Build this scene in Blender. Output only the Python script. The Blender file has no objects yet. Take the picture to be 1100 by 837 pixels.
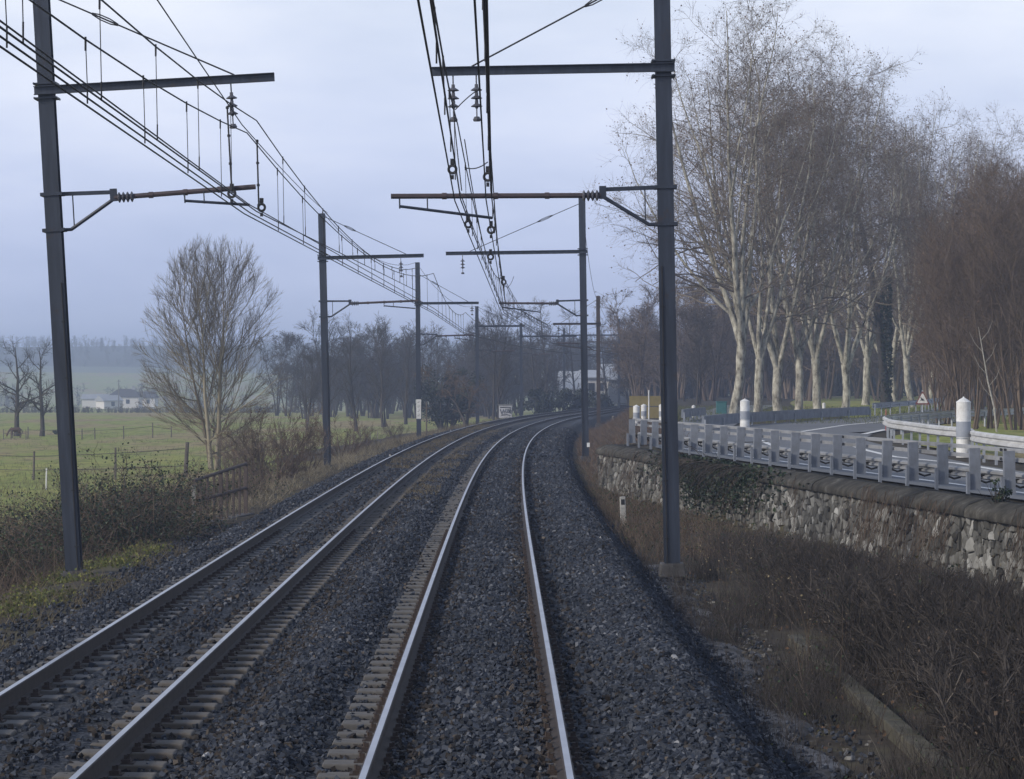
import bpy, bmesh, math, random
import numpy as np
from mathutils import Vector, Matrix, Euler
EXPOSURE = 0.0; SUN_E = 3.3
SKY_STOPS = [(0.0, (.59, .66, .93)), (.05, (.67, .735, .97)), (.10, (.77, .825, 1.0)), (.17, (.88, .92, 1.0)), (.30, (.55, .62, .79)), (.6, (.28, .345, .48)), (1, (.22, .285, .41))]
SKY_GAIN = 12.0
HAZE_COL = (.64, .755, 1.0, 1); HAZE_D = .00078; HAZE_G = .25

F = 2700.0            # focal length of the photograph in its own pixels
CAMZ = 2.87           # lens height above the rail heads (z = 0)
HOR = 410.0           # horizon row
rng = np.random.default_rng(7)
rnd = random.Random(5)
SC = bpy.context.scene
COL = SC.collection

def PX(px, py, Z):
    """point seen at photo pixel (px,py) at distance Z"""
    return Vector(((px - 550.0) / F * Z, Z, CAMZ - (py - HOR) / F * Z))

def PG(px, py, z):
    """point at height z seen at photo pixel (px,py)"""
    Z = (CAMZ - z) * F / (py - HOR)
    return Vector(((px - 550.0) / F * Z, Z, z))

# ------------------------------------------------------------------ track alignment
_pts = np.array([(.00672, -.326), (.0191, -.48), (.0319, -.32), (.0478, .33), (.0718, 3.6), (.082, 6.4)])
_w = np.array([3, 2, 1.5, 1, .6, .5])
_A = np.stack([_pts[:, 0] ** k for k in range(4)], 1)
_c = np.linalg.lstsq(_A * _w[:, None], _pts[:, 1] * _w, rcond=None)[0]
def TX(y):
    z = np.asarray(y, float) / F
    zc = np.clip(z, .004, .085)                      # constant curvature outside the measured stretch
    d1 = _c[1] + 2 * _c[2] * zc + 3 * _c[3] * zc ** 2
    e = z - zc; ec = np.clip(e, -.003, .075)
    q = np.where(e > 0, 1400.0, 300.0)
    return _c[0] + _c[1] * zc + _c[2] * zc ** 2 + _c[3] * zc ** 3 + d1 * e + q * ec ** 2 + 2 * q * ec * (e - ec)
def THEAD(y):
    return math.atan2(float(TX(y + .5) - TX(y - .5)), 1.0)
def TP(u, y, z=0.0):
    h = THEAD(y)
    return Vector((float(TX(y)) + u * math.cos(h), y - u * math.sin(h), z))
UL = -3.6             # left track centre

# ------------------------------------------------------------------ object helpers
def link(o, parent=None):
    COL.objects.link(o)
    if parent is not None:
        o.parent = parent
    return o

def tag(o, label=None, cat=None, group=None, kind=None):
    if label: o['label'] = label
    if cat: o['category'] = cat
    if group: o['group'] = group
    if kind: o['kind'] = kind
    return o

def thing(name, label, cat, loc=(0, 0, 0), rot=(0, 0, 0), group=None):
    o = bpy.data.objects.new(name, None)
    o.empty_display_size = .3
    o.location = loc; o.rotation_euler = rot
    link(o)
    return tag(o, label, cat, group)

def copy_tree(o, parent=None):
    c = o.copy(); link(c)
    if parent is not None: c.parent = parent
    for ch in list(o.children):
        copy_tree(ch, c)
    return c

class MB:
    def __init__(s):
        s.V = []; s.F = []; s.M = []; s.mi = 0
    def add(s, vs, fs):
        b = len(s.V); s.V += [tuple(v) for v in vs]
        for f in fs:
            s.F.append([i + b for i in f]); s.M.append(s.mi)
        return s
    def box(s, c, d, R=None, taper=1.0):
        hx, hy, hz = d[0] / 2, d[1] / 2, d[2] / 2
        vs = []
        for sz in (-1, 1):
            t = taper if sz > 0 else 1.0
            for sx, sy in ((-1, -1), (1, -1), (1, 1), (-1, 1)):
                v = Vector((sx * hx * t, sy * hy * t, sz * hz))
                if R is not None: v = R @ v
                vs.append(v + Vector(c))
        return s.add(vs, [(3, 2, 1, 0), (4, 5, 6, 7), (0, 1, 5, 4), (1, 2, 6, 5), (2, 3, 7, 6), (3, 0, 4, 7)])
    def bar(s, a, b, w, h):
        """box section from a to b, w across, h up"""
        a = Vector(a); b = Vector(b); d = (b - a); L = d.length
        if L < 1e-6: return s
        d.normalize()
        up = Vector((0, 0, 1)) if abs(d.z) < .95 else Vector((0, 1, 0))
        x = d.cross(up).normalized(); z = x.cross(d).normalized()
        R = Matrix((x, d, z)).transposed()
        return s.box((a + b) / 2, (w, L, h), R)
    def tube(s, pts, r, n=8, cap=True):
        pts = [Vector(p) for p in pts]
        if not isinstance(r, (list, tuple)): r = [r] * len(pts)
        vs = []; fs = []
        for i, p in enumerate(pts):
            d = (pts[min(i + 1, len(pts) - 1)] - pts[max(i - 1, 0)]).normalized()
            up = Vector((0, 0, 1)) if abs(d.z) < .9 else Vector((1, 0, 0))
            x = d.cross(up).normalized(); y = x.cross(d).normalized()
            for k in range(n):
                a = 2 * math.pi * k / n
                vs.append(p + (x * math.cos(a) + y * math.sin(a)) * r[i])
        for i in range(len(pts) - 1):
            for k in range(n):
                k2 = (k + 1) % n
                fs.append((i * n + k, i * n + k2, (i + 1) * n + k2, (i + 1) * n + k))
        if cap:
            fs.append(tuple(range(n - 1, -1, -1)))
            e = (len(pts) - 1) * n
            fs.append(tuple(e + k for k in range(n)))
        return s.add(vs, fs)
    def sweep(s, path, prof, closed=True):
        """profile (x lateral, z up) swept along path [(Vector, heading)]"""
        n = len(prof); vs = []; fs = []
        for p, h in path:
            for (x, z) in prof:
                vs.append((p[0] + x * math.cos(h), p[1] - x * math.sin(h), p[2] + z))
        for i in range(len(path) - 1):
            for k in range(n if closed else n - 1):
                k2 = (k + 1) % n
                fs.append((i * n + k, i * n + k2, (i + 1) * n + k2, (i + 1) * n + k))
        if closed:
            fs.append(tuple(range(n))); e = (len(path) - 1) * n
            fs.append(tuple(e + k for k in range(n - 1, -1, -1)))
        return s.add(vs, fs)
    def lathe(s, c, prof, n=14, axis=None):
        R = Matrix.Identity(3)
        if axis is not None: R = Vector((0, 0, 1)).rotation_difference(Vector(axis)).to_matrix()
        vs = []; fs = []; c = Vector(c)
        for (r, z) in prof:
            for k in range(n):
                a = 2 * math.pi * k / n
                vs.append(c + R @ Vector((r * math.cos(a), r * math.sin(a), z)))
        for i in range(len(prof) - 1):
            for k in range(n):
                k2 = (k + 1) % n
                fs.append((i * n + k, i * n + k2, (i + 1) * n + k2, (i + 1) * n + k))
        fs.append(tuple(range(n - 1, -1, -1))); e = (len(prof) - 1) * n
        fs.append(tuple(e + k for k in range(n)))
        return s.add(vs, fs)
    def torus(s, c, R, r, axis=(0, 1, 0), n=14, m=6):
        Q = Vector((0, 0, 1)).rotation_difference(Vector(axis)).to_matrix(); c = Vector(c)
        vs = []; fs = []
        for i in range(n):
            a = 2 * math.pi * i / n
            for j in range(m):
                b = 2 * math.pi * j / m
                rr = R + r * math.cos(b)
                vs.append(c + Q @ Vector((rr * math.cos(a), rr * math.sin(a), r * math.sin(b))))
        for i in range(n):
            for j in range(m):
                i2 = (i + 1) % n; j2 = (j + 1) % m
                fs.append((i * m + j, i2 * m + j, i2 * m + j2, i * m + j2))
        return s.add(vs, fs)
    def build(s, name, mat, parent=None, smooth=False, bevel=0.0):
        me = bpy.data.meshes.new(name)
        me.from_pydata(s.V, [], s.F)
        mats = mat if isinstance(mat, (list, tuple)) else [mat]
        for m in mats: me.materials.append(m)
        if len(mats) > 1: me.polygons.foreach_set('material_index', s.M)
        me.validate(); me.update()
        if smooth:
            me.polygons.foreach_set('use_smooth', [True] * len(me.polygons))
        o = bpy.data.objects.new(name, me); link(o, parent)
        if bevel:
            b = o.modifiers.new('bevel', 'BEVEL'); b.width = bevel; b.segments = 2; b.limit_method = 'ANGLE'
        return o

def np_mesh(name, V, Q, mat, parent=None, tone=None, mi=None, smooth=False):
    """quad mesh straight from arrays; tone = per vertex float attribute"""
    me = bpy.data.meshes.new(name)
    V = np.ascontiguousarray(V, np.float32); Q = np.ascontiguousarray(Q, np.int32)
    k = Q.shape[1]
    me.vertices.add(len(V)); me.vertices.foreach_set('co', V.ravel())
    me.loops.add(Q.size); me.loops.foreach_set('vertex_index', Q.ravel())
    me.polygons.add(len(Q))
    me.polygons.foreach_set('loop_start', np.arange(0, Q.size, k, dtype=np.int32))
    me.polygons.foreach_set('loop_total', np.full(len(Q), k, np.int32))
    mats = mat if isinstance(mat, (list, tuple)) else [mat]
    for m in mats: me.materials.append(m)
    if mi is not None: me.polygons.foreach_set('material_index', np.ascontiguousarray(mi, np.int32))
    if smooth: me.polygons.foreach_set('use_smooth', np.ones(len(Q), bool))
    else: me.polygons.foreach_set('use_smooth', np.zeros(len(Q), bool))
    if tone is not None:
        a = me.attributes.new('tone', 'FLOAT', 'POINT')
        a.data.foreach_set('value', np.ascontiguousarray(tone, np.float32))
    me.update(calc_edges=True)
    o = bpy.data.objects.new(name, me); link(o, parent)
    return o

class NB:
    """numpy quad soup"""
    def __init__(s): s.V = []; s.Q = []; s.T = []; s.M = []; s.n = 0
    def add(s, V, Q, tone=None, mi=0):
        V = np.asarray(V, np.float32).reshape(-1, 3); Q = np.asarray(Q).reshape(-1, 4)
        s.V.append(V); s.Q.append(Q + s.n); s.n += len(V)
        s.T.append(np.full(len(V), .5, np.float32) if tone is None else np.asarray(tone, np.float32))
        s.M.append(np.full(len(Q), mi, np.int32) if np.isscalar(mi) else np.asarray(mi, np.int32))
    def lines(s, P, R, k=3, tone=None, mi=0):
        """P (n,m,3) polylines, R (n,m) radii -> k sided tubes"""
        n, m, _ = P.shape
        if n == 0: return
        D = np.empty_like(P)
        D[:, 1:-1] = P[:, 2:] - P[:, :-2]; D[:, 0] = P[:, 1] - P[:, 0]; D[:, -1] = P[:, -1] - P[:, -2]
        D /= np.linalg.norm(D, axis=2, keepdims=True) + 1e-9
        ref = np.where(np.abs(D[..., 2:3]) < .9, np.array([0, 0, 1.]), np.array([1., 0, 0]))
        X = np.cross(D, ref); X /= np.linalg.norm(X, axis=2, keepdims=True) + 1e-9
        Y = np.cross(X, D)
        a = np.arange(k) * 2 * np.pi / k
        V = P[:, :, None] + R[:, :, None, None] * (X[:, :, None] * np.cos(a)[:, None] + Y[:, :, None] * np.sin(a)[:, None])
        base = (np.arange(n) * m * k)[:, None, None] + (np.arange(m - 1) * k)[None, :, None]
        kk = np.arange(k)[None, None, :]; k2 = (kk + 1) % k
        Q = np.stack([base + kk, base + k2, base + k + k2, base + k + kk], -1)
        T = None
        if tone is not None: T = np.repeat(np.asarray(tone, np.float32), m * k)
        s.add(V, Q, T, mi)
    def leaves(s, pos, size, rg, tone=None, mi=0, flat=0.0):
        n = len(pos)
        if n == 0: return
        A = rg.normal(size=(n, 3)); B = rg.normal(size=(n, 3))
        if flat: A[:, 2] *= 1 - flat; B[:, 2] *= 1 - flat
        A /= np.linalg.norm(A, axis=1, keepdims=True); B -= A * (A * B).sum(1, keepdims=True)
        B /= np.linalg.norm(B, axis=1, keepdims=True)
        sz = np.asarray(size, float) * np.ones(n)
        A = A * sz[:, None] * .5; B = B * sz[:, None] * .36
        V = np.stack([pos - A, pos + B * 1.0 - A * .1, pos + A, pos - B - A * .1], 1)
        Q = np.arange(n * 4).reshape(n, 4)
        s.add(V, Q, None if tone is None else np.repeat(tone, 4), mi)
    def get(s):
        return np.concatenate(s.V), np.concatenate(s.Q), np.concatenate(s.T), np.concatenate(s.M)
    def build(s, name, mat, parent=None, smooth=False):
        V, Q, T, M = s.get()
        return np_mesh(name, V, Q, mat, parent, T, M if isinstance(mat, (list, tuple)) else None, smooth)

def unit(A): return A / (np.linalg.norm(A, axis=-1, keepdims=True) + 1e-9)
def grow(S, D, L, R0, taper, nseg, wob, up, rg):
    n = len(S); P = np.empty((n, nseg + 1, 3)); P[:, 0] = S
    d = unit(np.asarray(D, float)); st = (np.asarray(L, float) * np.ones(n) / nseg)[:, None]
    for i in range(nseg):
        d = unit(d + rg.normal(size=(n, 3)) * wob + np.array([0, 0, up]))
        P[:, i + 1] = P[:, i] + d * st
    t = np.linspace(0, 1, nseg + 1)
    R = (np.asarray(R0, float) * np.ones(n))[:, None] * (1 - (1 - taper) * t)
    return P, R
def sprout(P, R, per, t0, t1, ang, rg, jit=.25):
    """children starts / dirs / parent radii / parent t"""
    n, m, _ = P.shape
    if n == 0: return np.zeros((0, 3)), np.zeros((0, 3)), np.zeros(0), np.zeros(0), np.zeros(0, int)
    idx = np.repeat(np.arange(n), per)
    t = rg.uniform(t0, t1, len(idx)); f = t * (m - 1); i = np.minimum(f.astype(int), m - 2); fr = (f - i)[:, None]
    S = P[idx, i] * (1 - fr) + P[idx, i + 1] * fr
    d = unit(P[idx, i + 1] - P[idx, i])
    q = rg.normal(size=d.shape); q = unit(q - d * (q * d).sum(1, keepdims=True))
    if callable(ang): ang = ang(t)
    a = ang * (1 + rg.normal(size=len(idx)) * jit)
    D = d * np.cos(a)[:, None] + q * np.sin(a)[:, None]
    r = R[idx, i] * (1 - fr[:, 0]) + R[idx, i + 1] * fr[:, 0]
    return S, D, r, t, idx

# ------------------------------------------------------------------ materials
def new_mat(name):
    m = bpy.data.materials.new(name); m.use_nodes = True
    nt = m.node_tree; b = nt.nodes['Principled BSDF']
    return m, nt, b
def NN(nt, t, **kw):
    n = nt.nodes.new(t)
    for k, v in kw.items():
        if k in n.inputs: n.inputs[k].default_value = v
        else: setattr(n, k, v)
    return n
def rgba(c): return (c[0], c[1], c[2], 1)
def ramp(nt, fac, stops):
    r = nt.nodes.new('ShaderNodeValToRGB'); e = r.color_ramp.elements
    while len(e) > 1: e.remove(e[-1])
    e[0].position = stops[0][0]; e[0].color = rgba(stops[0][1])
    for p, c in stops[1:]:
        x = e.new(p); x.color = rgba(c)
    nt.links.new(fac, r.inputs[0]); return r.outputs[0]
def noise(nt, scale, detail=5, rough=.6, vec=None, coord='Object'):
    n = NN(nt, 'ShaderNodeTexNoise'); n.inputs['Scale'].default_value = scale
    n.inputs['Detail'].default_value = detail; n.inputs['Roughness'].default_value = rough
    if vec is None:
        vec = nt.nodes.new('ShaderNodeTexCoord').outputs[coord]
    nt.links.new(vec, n.inputs['Vector'])
    return n.outputs['Fac']
def mixc(nt, fac, a, b, mode='MIX'):
    m = nt.nodes.new('ShaderNodeMix'); m.data_type = 'RGBA'; m.blend_type = mode
    for sock, v in ((m.inputs[0], fac), (m.inputs[6], a), (m.inputs[7], b)):
        if isinstance(v, (int, float)): sock.default_value = v
        elif isinstance(v, (tuple, list)): sock.default_value = rgba(v)
        else: nt.links.new(v, sock)
    return m.outputs[2]
def bump(nt, b, h, strength=.5, dist=.02):
    n = nt.nodes.new('ShaderNodeBump'); n.inputs['Strength'].default_value = strength; n.inputs['Distance'].default_value = dist
    nt.links.new(h, n.inputs['Height']); nt.links.new(n.outputs[0], b.inputs['Normal'])
def plain(name, c1, c2=None, scale=6, rough=.7, metal=0, bmp=0, detail=5, spec=.4, coord='Object', dirt=None):
    m, nt, b = new_mat(name)
    b.inputs['Roughness'].default_value = rough; b.inputs['Metallic'].default_value = metal
    b.inputs['Specular IOR Level'].default_value = spec
    if c2 is None: c2 = tuple(x * .75 for x in c1)
    f = noise(nt, scale, detail, coord=coord)
    c = ramp(nt, f, [(.3, c2), (.68, c1)])
    if dirt:
        f2 = noise(nt, scale * .23 + .4, 6, .7, coord=coord)
        fr = ramp(nt, f2, [(.48, (0, 0, 0)), (.66, (1, 1, 1))])
        c = mixc(nt, fr, c, dirt)
    nt.links.new(c, b.inputs['Base Color'])
    if bmp: bump(nt, b, noise(nt, scale * 3, 6, coord=coord), bmp, .02)
    return m
def toned(name, stops, rough=.85, scale=0, spec=.25, bmp=0, transl=0):
    """colour picked by the per-piece tone attribute"""
    m, nt, b = new_mat(name)
    b.inputs['Roughness'].default_value = rough; b.inputs['Specular IOR Level'].default_value = spec
    a = nt.nodes.new('ShaderNodeAttribute'); a.attribute_name = 'tone'
    c = ramp(nt, a.outputs['Fac'], stops)
    if scale:
        f = noise(nt, scale, 5)
        c = mixc(nt, ramp(nt, f, [(.35, (.62, .62, .62)), (.65, (1.15, 1.15, 1.15))]), (0, 0, 0), c, 'MIX') if False else mixc(nt, 1.0, c, ramp(nt, f, [(.3, (.6, .6, .6)), (.7, (1, 1, 1))]), 'MULTIPLY')
        if bmp: bump(nt, b, f, bmp, .02)
    nt.links.new(c, b.inputs['Base Color'])
    return m
# ------------------------------------------------------------------ camera, light, sky, air
cam = bpy.data.cameras.new('camera'); camo = bpy.data.objects.new('camera', cam); COL.objects.link(camo)
cam.sensor_fit = 'HORIZONTAL'; cam.sensor_width = 36.0; cam.lens = 36.0 * F / 1100.0
cam.shift_y = -(418.5 - HOR) / 1100.0
cam.clip_start = .5; cam.clip_end = 6000
camo.location = (0, 0, CAMZ); camo.rotation_euler = (math.radians(90), 0, 0)
SC.camera = camo
SC.view_settings.view_transform = 'Standard'; SC.view_settings.look = 'None'
SC.view_settings.gamma = 1; SC.view_settings.use_curve_mapping = False
SC.view_settings.exposure = EXPOSURE
SC.cycles.use_denoising = True
SC.cycles.max_bounces = 6; SC.cycles.diffuse_bounces = 2; SC.cycles.glossy_bounces = 2
SC.cycles.volume_bounces = 1; SC.cycles.transparent_max_bounces = 8
SC.cycles.sample_clamp_indirect = 4

SUN_EL = math.radians(27); SUN_AZ = math.atan2(-.86, -.5)     # low, behind and to the left
sd = Vector((math.sin(SUN_AZ) * math.cos(SUN_EL), math.cos(SUN_AZ) * math.cos(SUN_EL), math.sin(SUN_EL)))
sun = bpy.data.lights.new('sun', 'SUN'); suno = bpy.data.objects.new('sun', sun); COL.objects.link(suno)
sun.energy = SUN_E; sun.angle = math.radians(8); sun.color = (1, .93, .82)
suno.rotation_euler = (-sd).to_track_quat('-Z', 'Y').to_euler()

w = bpy.data.worlds.new('World'); SC.world = w; w.use_nodes = True
nt = w.node_tree; bg = nt.nodes['Background']
sky = nt.nodes.new('ShaderNodeTexSky'); sky.sky_type = 'NISHITA'; sky.sun_disc = False
sky.sun_elevation = SUN_EL; sky.sun_rotation = SUN_AZ % (2 * math.pi)
sky.air_density = 1.0; sky.dust_density = 2.5; sky.ozone_density = 1.5
tc = nt.nodes.new('ShaderNodeTexCoord')
mp = nt.nodes.new('ShaderNodeMapping'); mp.inputs['Scale'].default_value = (1.4, 1.4, 5.0)
nt.links.new(tc.outputs['Generated'], mp.inputs['Vector'])
f = noise(nt, 4.0, 5, .55, mp.outputs[0])
sepz = nt.nodes.new('ShaderNodeSeparateXYZ'); nt.links.new(tc.outputs['Generated'], sepz.inputs[0])
# overcast layer: brightest in a low band, dimmed overhead to keep the foreground dark
lay = ramp(nt, sepz.outputs[2], SKY_STOPS)
cl = ramp(nt, f, [(.30, (.82, .85, .90)), (.5, (.97, .975, .99)), (.70, (1.15, 1.12, 1.07))])
lay2 = mixc(nt, 1.0, lay, cl, 'MULTIPLY')
ax = nt.nodes.new('ShaderNodeMath'); ax.operation = 'MULTIPLY_ADD'; ax.inputs[1].default_value = .5; ax.inputs[2].default_value = .5; nt.links.new(sepz.outputs[0], ax.inputs[0])
side = ramp(nt, ax.outputs[0], [(.35, (.88, .90, .94)), (.52, (.95, .96, .98)), (.62, (1.0, 1.0, 1.0)), (.8, (1, 1, 1))])   # the layer is paler towards the right
lay2 = mixc(nt, 1.0, lay2, side, 'MULTIPLY')
mulk = nt.nodes.new('ShaderNodeVectorMath'); mulk.operation = 'SCALE'; mulk.inputs['Scale'].default_value = SKY_GAIN
nt.links.new(lay2, mulk.inputs[0])
skc = mixc(nt, .86, sky.outputs[0], mulk.outputs[0])
nt.links.new(skc, bg.inputs['Color']); bg.inputs['Strength'].default_value = .1

hz = MB(); hz.box((190, 1025, 15), (1780, 2130, 42))
hm = bpy.data.materials.new('winter_air'); hm.use_nodes = True
hn = hm.node_tree; hn.nodes.clear()
ho = hn.nodes.new('ShaderNodeOutputMaterial'); hv = hn.nodes.new('ShaderNodeVolumePrincipled')
hv.inputs['Color'].default_value = HAZE_COL; hv.inputs['Density'].default_value = HAZE_D
hv.inputs['Anisotropy'].default_value = HAZE_G
hn.links.new(hv.outputs[0], ho.inputs['Volume'])
if HAZE_D > 0:
    tag(hz.build('haze', hm), kind='stuff')

# ------------------------------------------------------------------ shared materials
def steel_mat():
    m, nt, b = new_mat('mast_steel'); b.inputs['Roughness'].default_value = .48; b.inputs['Metallic'].default_value = .15
    co = nt.nodes.new('ShaderNodeTexCoord').outputs['Object']
    mp = nt.nodes.new('ShaderNodeMapping'); mp.inputs['Scale'].default_value = (9, 9, .7); nt.links.new(co, mp.inputs[0])
    c = ramp(nt, noise(nt, 1.0, 6, .65, mp.outputs[0]), [(.3, (.014, .018, .028)), (.55, (.025, .032, .049)), (.75, (.044, .055, .078))])
    f = noise(nt, 2.6, 7, .75, co)
    c = mixc(nt, ramp(nt, f, [(.58, (0, 0, 0)), (.68, (.8, .8, .8))]), c, (.038, .025, .020))
    nt.links.new(c, b.inputs['Base Color']); bump(nt, b, f, .25, .01); return m
M_steel = steel_mat()
M_steel_brown = plain('rusted_mast_steel', (.070, .050, .042), (.045, .034, .032), 2.0, .7, .2, .05)
M_galv = plain('galvanised', (.42, .44, .47), (.30, .32, .35), 5, .5, .55)
M_rail_grey = plain('guardrail_zinc', (.25, .27, .31), (.17, .185, .215), 3.0, .6, .2, .02, dirt=(.15, .155, .165))
M_white_rail = plain('pale_guardrail', (.56, .56, .56), (.40, .40, .40), 2.0, .55, .1, dirt=(.38, .38, .36))
M_white = plain('white_paint', (.74, .74, .73), (.58, .58, .57), 6, .5, 0, 0, dirt=(.48, .47, .44))
M_greyband = plain('grey_reflective', (.30, .32, .36), (.24, .26, .30), 8, .35)
M_wire = plain('copper_wire', (.035, .034, .036), (.022, .022, .026), 4, .6, .4)
M_insul = plain('insulator_glaze', (.10, .10, .12), (.06, .06, .07), 8, .25)
M_red_tube = plain('primer_red_tube', (.085, .060, .062), (.055, .045, .05), 4, .6, .2)
M_conc = plain('weathered_concrete', (.30, .29, .27), (.17, .165, .155), 7, .9, 0, .35, dirt=(.10, .10, .08))
M_conc_dark = plain('damp_concrete', (.085, .080, .082), (.05, .047, .047), 5, .7, 0, .5, dirt=(.028, .026, .024))
M_asph = plain('asphalt', (.16, .165, .175), (.12, .125, .135), 1.2, .85, 0, .15)
M_paint = plain('road_paint', (.75, .75, .74), (.58, .58, .57), 3, .7)
M_rust = plain('rusty_iron', (.115, .088, .078), (.06, .05, .047), 9, .8, .2, .2)
M_wood = plain('weathered_wood', (.14, .12, .10), (.075, .065, .058), 6, .9, 0, .2)
M_dark = plain('black_paint', (.02, .02, .022), (.012, .012, .014), 5, .5)

# ------------------------------------------------------------------ ground sheet
def wallx(y): return 8.1 - .135 * (y - 40.0)
def hill(x, y):
    t = np.clip((y - 820) / 860.0, 0, 1); s = t * t * (3 - 2 * t)
    crest = 33 + 3.5 * np.sin(x / 170.0 + .6) + 2.0 * np.sin(x / 61.0) - .012 * np.clip(x, -300, 600)
    return s * (crest - 3.0) - 2.0 * np.clip((y - 1760) / 300, 0, 1)
def field_z(x, y):
    a = np.clip((y - 280) / 420.0, 0, 1)
    return -1.6 - 2.9 * a * a * (3 - 2 * a)
def right_edge(y):
    """foot of the wall or bank, and the width over which it climbs to road level"""
    y = np.asarray(y, float)
    foot = np.where(y < 80, wallx(y), TX(y) + 3.1 + .6 * np.clip((y - 80) / 40, 0, 1))
    wd = np.where(y < 79, .3, .3 + np.clip((y - 79) / 14, 0, 1) * 2.2)
    return foot, wd
def right_top(y): return .84 + .15 * np.clip((y - 90) / 120, 0, 1)
def ground_z(x, y):
    """scalar ground height, used to stand things on the sheet"""
    T = float(TX(y)); ft, wd = right_edge(y); ft = float(ft); wd = float(wd)
    lo = float(field_z(x, y))
    xs = [T - 700, T - 13, T - 10.5, T - 8.3, T - 7.0, T - 6.0, T + 2.8, ft, ft + wd, T + 700]
    zs = [lo, lo, lo + .05, -.85, -.55, -.55, -.62, -.6, float(right_top(y)), float(right_top(y))]
    return float(np.interp(x, xs, zs)) + float(hill(x, y))
ys = np.concatenate([np.arange(-30, 150, 1.5), np.arange(150, 420, 5), np.arange(420, 1000, 20), np.arange(1000, 2081, 45)])
offs_l = [-690, -480, -330, -240, -180, -140, -110, -90, -75, -62, -52, -44, -38, -33, -29, -25, -22, -19, -16.5, -14.5, -13, -11.8, -10.5, -9.4, -8.3, -7.6, -7, -6.5, -6.0]
V = []; MI = []
for y in ys:
    T = float(TX(y)); ft, wd = right_edge(y); ft = float(ft); wd = float(wd); lo = 0
    xs = [T + o for o in offs_l] + [T - 3.0, T + 1.5, T + 2.6]
    zl = np.interp(xs, [T - 700, T - 13, T - 10.5, T - 8.3, T - 7, T - 6, T - 5.2, T + 1.8, T + 2.8], [0, 0, .05, 9, 9, 9, 9, 9, 9])
    zs = []
    for xx in xs:
        lo = float(field_z(xx, y))
        zs.append(float(np.interp(xx, [T - 13, T - 10.5, T - 8.3, T - 7, T - 6, T - 5.2, T + 1.6, T + 2.7], [lo, lo + .05, -.85, -.55, -.55, -.75, -.75, -.62])))
    g = max(ft - (T + 2.6), .2)
    for k in (.2, .4, .6, .8, 1.0):
        xs.append(T + 2.6 + g * k); zs.append(-.61 + .04 * k)
    tz = float(right_top(y))
    for k, q in ((.35, .38), (.7, .78), (1, 1)):
        xs.append(ft + wd * k); zs.append(-.57 + (tz + .57) * q)
    b = ft + wd
    for o in (.6, 1.5, 3, 5, 8, 12, 17, 23, 30, 40, 55, 75, 100, 140, 200, 290, 400, 540, 690):
        xs.append(b + o); zs.append(tz - .03)
    n = len(xs)
    for j, (xx, zz) in enumerate(zip(xs, zs)):
        h = float(hill(xx, y))
        nz = 0.0
        if j < 22: nz = .05 * math.sin(xx * .31 + y * .11) + .04 * math.sin(xx * .9 - y * .37)
        V.append((xx, y, zz + h + nz))
NX = n; NY = len(ys)
Q = []
for i in range(NY - 1):
    for j in range(NX - 1):
        Q.append((i * NX + j, i * NX + j + 1, (i + 1) * NX + j + 1, (i + 1) * NX + j))
        if ys[i] > 1150: MI.append(2)
        elif ys[i] > 140 and j < 32 and j >= 19: MI.append(1)
        elif j < 22 or j > 44: MI.append(0)
        elif ys[i] > 330: MI.append(0)
        else: MI.append(1)
def grass_mat():
    m, nt, b = new_mat('pasture_grass'); b.inputs['Roughness'].default_value = .95; b.inputs['Specular IOR Level'].default_value = .1
    tcn = nt.nodes.new('ShaderNodeTexCoord').outputs['Object']
    mpn = nt.nodes.new('ShaderNodeMapping'); mpn.inputs['Scale'].default_value = (1, .35, 1); nt.links.new(tcn, mpn.inputs[0])
    f1 = noise(nt, .075, 6, .68, mpn.outputs[0]); f2 = noise(nt, 1.1, 6, .7, mpn.outputs[0])
    c = ramp(nt, f1, [(.32, (.25, .195, .115)), (.44, (.31, .255, .13)), (.53, (.24, .275, .075)), (.60, (.30, .30, .095)), (.70, (.27, .205, .125))])
    c2 = ramp(nt, f2, [(.3, (.42, .40, .38)), (.52, (1, 1, 1)), (.75, (1.0, .98, .90))])
    nt.links.new(mixc(nt, 1, c, c2, 'MULTIPLY'), b.inputs['Base Color'])
    bump(nt, b, noise(nt, 5, 6, .75, mpn.outputs[0]), .8, .12)
    return m
def hill_mat():
    m, nt, b = new_mat('hill_cover'); b.inputs['Roughness'].default_value = 1
    co = nt.nodes.new('ShaderNodeTexCoord').outputs['Object']
    sp = nt.nodes.new('ShaderNodeSeparateXYZ'); nt.links.new(co, sp.inputs[0])
    f = noise(nt, .012, 4, .5, co)
    # meadows low on the slope, woods along the crest: the border wanders with the noise
    ad = nt.nodes.new('ShaderNodeMath'); ad.operation = 'MULTIPLY_ADD'; nt.links.new(f, ad.inputs[0]); ad.inputs[1].default_value = 260; nt.links.new(sp.outputs[1], ad.inputs[2])
    dv = nt.nodes.new('ShaderNodeMath'); dv.operation = 'MULTIPLY'; nt.links.new(ad.outputs[0], dv.inputs[0]); dv.inputs[1].default_value = 1 / 2000.0
    c = ramp(nt, dv.outputs[0], [(.572, (.05, .052, .045)), (.577, (.125, .14, .095)), (.672, (.13, .15, .105)), (.677, (.030, .030, .028))])
    c2 = ramp(nt, noise(nt, .09, 6, .7, co), [(.3, (.7, .7, .7)), (.7, (1.1, 1.1, 1.1))])
    nt.links.new(mixc(nt, 1, c, c2, 'MULTIPLY'), b.inputs['Base Color'])
    return m
M_soil = plain('verge_soil', (.075, .062, .048), (.035, .031, .027), 1.6, .95, 0, .8, 8, .1, dirt=(.085, .078, .045))
M_grass = grass_mat()
tag(np_mesh('ground', V, Q, [M_grass, M_soil, hill_mat()], mi=MI, smooth=True), kind='structure')

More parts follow.
